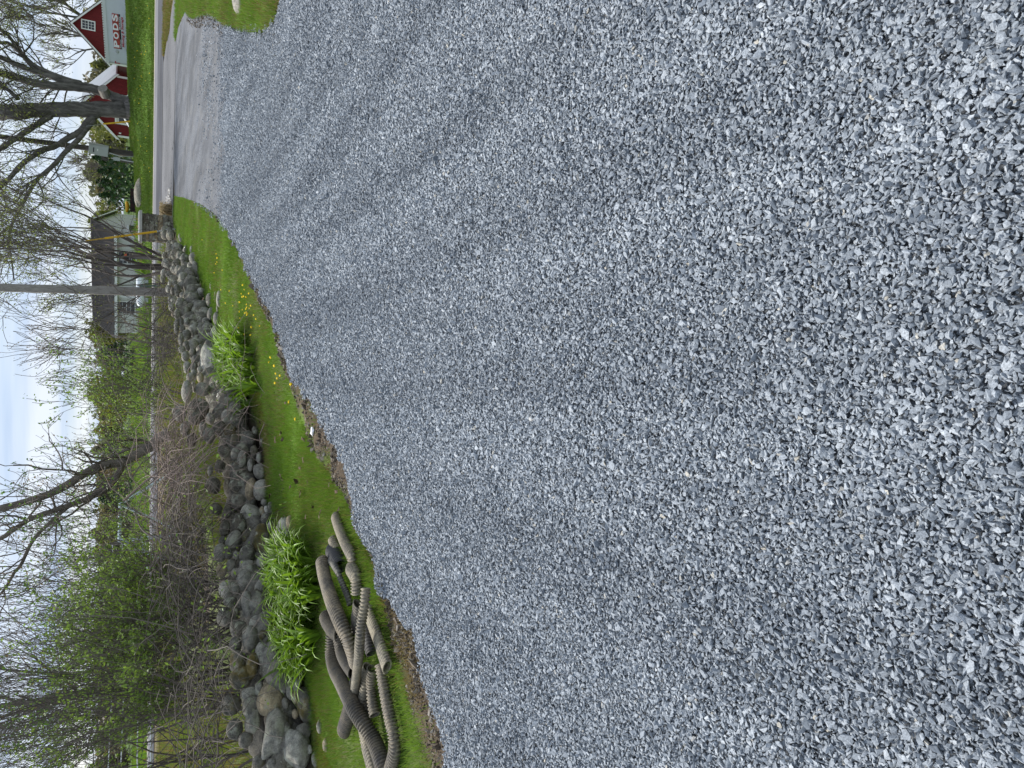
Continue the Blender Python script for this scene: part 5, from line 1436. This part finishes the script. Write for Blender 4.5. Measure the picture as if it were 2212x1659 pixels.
# pole with the steel cabinet on the far lawn
g = ground(289, 333); Yp = g.y; zc = Yp * CT
P0 = Vector(g); topp = at_Y(-60, 287, Yp)
pr = 5.6 / FV * zc
PO = empty('utility_pole', P0, 0, 'dark leaning wooden pole carrying a big grey steel cabinet', 'utility pole', 'wooden utility poles')
def rel(p, o): return (p[0] - o[0], p[1] - o[1], p[2] - o[2])
mb = MB(); dirp = (topp - P0).normalized(); mb.tube([rel(P0 - Vector((0, 0, .3)), P0), rel(P0 + dirp * 3, P0), rel(P0 + dirp * 7, P0), rel(P0 + dirp * 13, P0)], [pr * 1.15, pr, pr * .9, pr * .75], 14, cap=True); mb.build('pole', M_POLEDARK, PO)
q0 = at_Y(234, 326, Yp); q1 = at_Y(192, 320, Yp); cc0 = (q0 + q1) / 2; hh = (q1 - q0).length; ww = 22 / FV * zc
yw = -math.atan2(cc0.x, cc0.y) - .35
u_ = Vector((-cc0.x, -cc0.y, 0)).normalized(); bc = Vector((cc0.x, cc0.y, cc0.z)) + u_ * (pr + .17)
mb = MB(); mb.box((0, 0, 0), (ww, .30, hh)); cab_ = mb.build('steel_cabinet', M_GREYBOX, PO, rel(bc, P0), (0, .08, yw))
mb = MB(); mb.box((0, -.165, 0), (ww * .9, .03, hh * .94)); mb.build('cabinet_door', M_GREYBOX, cab_)
mb = MB(); mb.box((-.02, -.185, hh * .25), (ww * .45, .015, hh * .06)); mb.build('name_plate', M_SIGNBLACK, cab_)
mb = MB(); mb.box((.02, -.185, hh * .05), (ww * .2, .015, hh * .07)); mb.build('sticker', M_WHITE, cab_)
mb = MB(); mb.box((-ww * .75, 0, -hh * .35), (.20, .2, .42)); mb.tube([(-ww * .75, -.1, -hh * .35), (-ww * .75, -.2, -hh * .35)], [.12, .12], 10, cap=True); mb.build('electric_meter', M_POLEDARK, cab_)
q = at_Y(252, 343, Yp); mb = MB(); mb.box((0, 0, 0), (.24, .14, .42)); mb.build('small_grey_box', M_GREYBOX, PO, rel(q + u_ * .3, P0), (0, 0, yw))
mb = MB(); A0 = at_Y(236, 330, Yp) + u_ * .3; A1 = at_Y(262, 338, Yp) + u_ * .25; A2 = at_Y(288, 338, Yp) + u_ * .1; mb.tube([rel(A0, P0), rel(A1, P0), rel(A2, P0)], [.04, .04, .04], 7); mb.build('conduit', M_GALV, PO)
mb = MB(); A0 = at_Y(240, 341, Yp); A1 = at_Y(291, 350, Yp); mb.tube([rel(A0, P0), rel(A1, P0)], [.045, .045], 7, cap=True); tag(mb.build('grey_stake', M_GALV, None, P0), 'thin grey stake standing beside the pole with the steel cabinet', 'stake')
# the pale pole behind the wall
Yq = 27.0
P0 = at_Y(352, 630, Yq); P0.z = tz(P0.x, P0.y); P1 = at_Y(-80, 619, Yq); zc = Yq * CT
PQ = empty('utility_pole', P0, 0, 'pale weathered wooden utility pole standing behind the stone wall', 'utility pole', 'wooden utility poles')
mb = MB(); rr = 9.4 / FV * zc
mb.tube([rel(P0 - Vector((0, 0, .3)), P0), rel(P0 + (P1 - P0) * .33, P0), rel(P0 + (P1 - P0) * .66, P0), rel(P1, P0)], [rr * 1.06, rr, rr * .9, rr * .84], 18, cap=True); mb.build('pole', M_POLEWOOD, PQ)
mb = MB(); A0 = at_Y(300, 617.5, Yq - .1); A1 = at_Y(346, 617.5, Yq - .1); mb.tube([rel(A0, P0), rel(A1, P0)], [.035, .035], 6, cap=True); mb.build('ground_wire_guard', simple('guard_green', (.10, .14, .12), .7), PQ)
# guy wire with yellow guard
G0 = at_z(381, 494.5, 0); G0.z = tz(G0.x, G0.y); Gd = at_Y(125, 528, 28.6)
GW = empty('guy_wire', G0, 0, 'slanting guy wire with a long yellow guard beside the stone pillar', 'guy wire', 'guy wires with yellow guards')
f = lambda t: rel(G0 + (Gd - G0) * t, G0)
mb = MB(); mb.tube([f(-.02), f(.17)], [.016, .016], 7, cap=True); mb.build('anchor_rod', M_GALV, GW)
mb = MB(); mb.tube([f(.07), f(.12)], [.035, .03], 8, cap=True); mb.tube([f(.14), f(.18)], [.025, .03], 8, cap=True); mb.build('clamp', M_GALV, GW)
mb = MB(); mb.tube([f(.175), f(.62)], [.038, .036], 10, cap=True); mb.build('guard', M_YELLOW, GW)
mb = MB(); mb.tube([f(.62), f(.78)], [.026, .022], 8, cap=True); mb.build('guard_tip', simple('guard_faded', (.42, .26, .04), .7, .4, 20), GW)
mb = MB(); mb.tube([f(.17), f(1.5)], [.008, .008], 4); mb.build('wire', M_GALV, GW)
G0 = ground(283, 261); G1 = at_Y(219, 268, G0.y + .2)
GW2 = empty('guy_wire', G0, 0, 'small yellow guy wire guard standing on the lawn beside the maple', 'guy wire', 'guy wires with yellow guards')
mb = MB(); mb.tube([(0, 0, -.1), rel(G0 + (G1 - G0) * .95, G0)], [.055, .055], 8, cap=True); mb.build('guard', M_YELLOW, GW2)
mb = MB(); mb.tube([(0, 0, -.1), rel(G0 + (G1 - G0) * 4.5, G0)], [.012, .012], 4); mb.build('wire', M_GALV, GW2)

# ================================================================== THINGS ON THE FAR LAWN
# mailbox on a grey post
Ym = 43; m0 = at_Y(329, 556, Ym); m0.z = tz(m0.x, m0.y); zc = Ym * CT
MBX = empty('mailbox', m0, R(-12), 'dark mailbox with an orange mark on a grey wooden post by the road', 'mailbox')
hp = at_Y(281, 556, Ym).z - m0.z
mb = MB(); mb.box((0, 0, hp / 2), (.26, .26, hp)); mb.build('post', M_WOODGREY, MBX)
mb = MB(); mb.box((0, -.05, hp + .03), (.44, .62, .06)); mb.build('shelf', M_WOODGREY, MBX)
mb = MB(); pr_ = [(-.17, hp + .06), (.17, hp + .06), (.17, hp + .28)] + [(.17 * math.cos(a), hp + .28 + .14 * math.sin(a)) for a in np.linspace(.3, math.pi - .3, 6)] + [(-.17, hp + .28)]; mb.prism(pr_, -.34, .26); mb.build('box', M_BLACK, MBX)
mb = MB(); mb.box((.03, -.348, hp + .22), (.16, .012, .12)); mb.build('orange_mark', simple('orange_red', (.5, .10, .03), .6), MBX)
mb = MB(); mb.box((-.24, 0, hp + .30), (.04, .5, .34)); mb.build('side_panel', M_GREYBOX, MBX)
# propane tank
Yt = 54; t0 = at_Y(304, 592, Yt); t1 = at_Y(305, 664, Yt); zt = .5 * (t0.z + t1.z); rt = 9.5 / FV * Yt * CT
c_ = (t0 + t1) / 2; Lh = (t1 - t0).length / 2
TK = empty('propane_tank', (c_.x, c_.y, tz(c_.x, c_.y)), R(5), 'white propane tank lying on the lawn behind the pale utility pole', 'tank')
zz_ = max(rt + .12, zt - tz(c_.x, c_.y)); xs = [-Lh, -Lh + .05, -Lh + .16, -Lh + .4, Lh - .4, Lh - .16, Lh - .05, Lh]
mb = MB(); mb.tube([(x, 0, zz_) for x in xs], [rt * .1, rt * .5, rt * .82, rt, rt, rt * .82, rt * .5, rt * .1], 18, cap=True); mb.build('tank_body', M_TANK, TK, smooth=True)
for sx in (-1, 1):
    mb = MB(); mb.box((sx * Lh * .55, 0, (zz_ - rt) / 2 + .03), (.2, .5, zz_ - rt + .12)); mb.build('foot', M_GREYBOX, TK)
mb = MB(); mb.tube([(0, 0, zz_ + rt * .9), (0, 0, zz_ + rt + .16)], [.17, .16], 10, cap=True); mb.build('valve_dome', M_TANK, TK)
# maroon trailer with a yellow kayak on top
Yr = 64; r0 = at_Y(297, 434, Yr)
TR = empty('utility_trailer', (r0.x, Yr, tz(r0.x, Yr)), R(-10), 'dark maroon utility trailer parked behind the rock on the far lawn', 'trailer')
zt = at_Y(281, 434, Yr).z - tz(r0.x, Yr)
mb = MB(); mb.box((0, 0, zt * .5), (1.75, 1.3, .10)); mb.build('bed', M_MAROON, TR)
for yy in (-.63, .63):
    mb = MB(); mb.box((0, yy, zt * .75), (1.75, .06, zt * .5)); mb.build('side_panel', M_MAROON, TR)
for xx in (-.86, .86):
    mb = MB(); mb.box((xx, 0, zt * .75), (.06, 1.2, zt * .5)); mb.build('end_panel', M_MAROON, TR)
for k in range(4):
    mb = MB(); mb.box((-.7 + k * .47, -.68, zt * .75), (.05, .05, zt * .52)); mb.build('stake', M_BLACK, TR)
mb = MB(); mb.box((.1, -.69, zt * .62), (.26, .02, .18)); mb.build('plate', M_GREYBOX, TR)
for yy in (-.75, .75):
    mb = MB(); mb.tube([(0, yy - .09, .3), (0, yy + .09, .3)], [.3, .3], 14, cap=True); wo = mb.build('wheel', M_BLACK, TR); mb = MB(); mb.tube([(0, yy - .1, .3), (0, yy + .1, .3)], [.15, .15], 10, cap=True); mb.build('rim', M_GALV, wo)
mb = MB(); mb.tube([(.85, 0, zt * .5), (2.4, 0, zt * .48)], [.05, .04], 6, cap=True); mb.build('tongue', M_GALV, TR)
kb = at_Y(281.5, 446, Yr - .2)
mb = MB(); xs = np.linspace(-1, 1, 11); mb.tube([(x * .95, 0, .05 + .09 * x * x) for x in xs], [.03 + .20 * math.sqrt(max(0, 1 - abs(x) ** 2.4)) for x in xs], 10, cap=True)
kk = mb.build('kayak', M_YELLOW, None, (kb.x, Yr, TR.location.z + zt + .17), (0, 0, R(-10)), smooth=True); kk.scale = (.48, .8, .6)
tag(kk, 'yellow kayak lying across the top of the maroon trailer', 'kayak')
# pale blue swing frame in the field
Ys = 21
a0 = at_Y(258, 1168, Ys)
def sp(vx, vy, dy): return at_Y(vx, vy, Ys + dy)
SW = empty('swing_frame', (a0.x, Ys, tz(a0.x, Ys)), 0, 'pale blue metal swing frame seen end on through the brush', 'swing frame')
o_ = SW.location
for nm, p1, dy in (('leg', sp(369, 1156, -.1), -.1), ('leg', sp(366, 1240, .1), .1)):
    mb = MB(); e = Vector(p1); e.z = tz(e.x, e.y); mb.tube([rel(a0, o_), rel(e, o_)], [.045, .045], 8, cap=True); mb.build(nm, M_PALEBLUE, SW)
far = a0 + Vector((.5, 3.0, 0))
for p1 in (Vector((a0.x - .5, Ys + 3.0, 0)), Vector((a0.x + 1.5, Ys + 3.1, 0))):
    mb = MB(); p1.z = tz(p1.x, p1.y); mb.tube([rel(far, o_), rel(p1, o_)], [.045, .045], 8, cap=True); mb.build('leg', M_PALEBLUE, SW)
mb = MB(); mb.tube([rel(a0, o_), rel(far, o_)], [.05, .05], 8, cap=True); mb.build('top_bar', M_PALEBLUE, SW)
mb = MB(); q1 = a0 + (Vector(sp(366, 1240, .1)) - a0) * .45; q2 = a0 + (Vector(sp(369, 1156, -.1)) - a0) * .45; mb.tube([rel(q1, o_), rel(q2, o_)], [.03, .03], 6); mb.build('brace', M_PALEBLUE, SW)
# white tape fence running through the field
FA, FB = Vector((-11.8, 17.5, 0)), Vector((-5.2, 26.5, 0))
FE = empty('tape_fence', (FA.x, FA.y, tz(FA.x, FA.y)), 0, 'white tape fence with thin strands behind the left thicket', 'fence')
o_ = FE.location
for hgt in (2.0, 1.72, 1.36, 1.05):
    mb = MB(); P = [FA + (FB - FA) * t + Vector((0, 0, hgt - .05 * math.sin(t * math.pi * 3) ** 2)) for t in np.linspace(0, 1, 13)]
    mb.tube([rel(p, o_) for p in P], [.016] * 13, 4); mb.build('strand', M_TAPE, FE)
for k in range(5):
    p = FA + (FB - FA) * (k / 4); z0 = tz(p.x, p.y); mb = MB(); mb.tube([rel((p.x, p.y, z0 - .2), o_), rel((p.x, p.y, 2.1), o_)], [.05, .05], 8, cap=True); mb.build('post', M_WOODGREY, FE)

# ================================================================== SMALL THINGS
mb = MB(); mb.tube([(0, 0, 0), (0, 0, .008), (0, 0, .012)], [.0145, .013, .005], 9, cap=True); DM = mb.mesh('dandelion', M_DANDY)
def dandelion(p, up, sc, label, group):
    o = link('dandelion', DM, None, (p.x, p.y, p.z + up), (rnd.gauss(0, .35), rnd.gauss(0, .35), 0), (sc, sc, sc)); tag(o, label, 'flower', group)
i = 0
while i < 44:
    t = rnd.random(); vx = 440 + 190 * t + rnd.gauss(0, 12); vy = 505 + 330 * t + rnd.gauss(0, 16)
    if i < 20: vx, vy = 541 + rnd.gauss(0, 9), 660 + rnd.gauss(0, 22)
    p = at_z(vx, vy, 0)
    if not bool(inside(LAWN_POLY, np.array([p.x]), np.array([p.y]))[0]): continue
    dandelion(p, .055, rnd.uniform(.8, 1.25), 'small yellow dandelion flower in the lawn strip below the wall', 'dandelions in the lawn strip below the wall'); i += 1
for (vx, vy) in ((595, 772), (640, 830), (636, 868), (650, 905), (603, 790)): dandelion(at_z(vx, vy, 0), .055, 1.2, 'small yellow dandelion flower in the lawn strip below the wall', 'dandelions in the lawn strip below the wall')
for i in range(58):
    p = ground(rnd.uniform(288, 330), rnd.uniform(10, 560)); s = p.y + .342 * p.x
    if 52.5 < s < 66: dandelion(p, .13, rnd.uniform(1.6, 2.4), 'small yellow dandelion flower on the lawn across the road', 'dandelions on the lawn across the road')
# scrap of white plastic at the lawn's edge
bm = bmesh.new(); bmesh.ops.create_icosphere(bm, subdivisions=2, radius=.032); rr_ = random.Random(3)
for v in bm.verts: v.co = Vector((v.co.x * 1.3, v.co.y, max(-.01, v.co.z * .55))) * rr_.uniform(.6, 1.25)
me = bpy.data.meshes.new('plastic_scrap'); bm.to_mesh(me); bm.free(); me.materials.append(M_SCRAP)
p = at_z(677, 932, .02); tag(link('plastic_scrap', me, None, (p.x, p.y, .03)), 'crumpled white plastic scrap at the edge of lawn and soil', 'litter')
# dead leaves in the lawn
bm = bmesh.new(); vs = [bm.verts.new(c) for c in ((-.03, 0, .004), (-.008, -.018, .012), (.028, -.008, .003), (.034, .006, .012), (.0, .02, .005), (-.022, .013, .014))]; bm.faces.new(vs); me = bpy.data.meshes.new('dead_leaf'); bm.to_mesh(me); bm.free(); me.materials.append(simple('dead_leaf_brown', (.11, .075, .05), .9, .4, 20))
i = 0
while i < 30:
    vx, vy = rnd.uniform(560, 760), rnd.uniform(720, 1250); p = at_z(vx, vy, 0)
    if not bool(inside(LAWN_POLY, np.array([p.x]), np.array([p.y]))[0]): continue
    s = rnd.uniform(.7, 1.5); o = link('dead_leaf', me, None, (p.x, p.y, .05), (rnd.gauss(0, .4), rnd.gauss(0, .4), rnd.uniform(0, 6)), (s, s, s)); tag(o, 'curled brown dead leaf lying on the mown lawn strip', 'leaf', 'dead leaves on the lawn strip'); i += 1
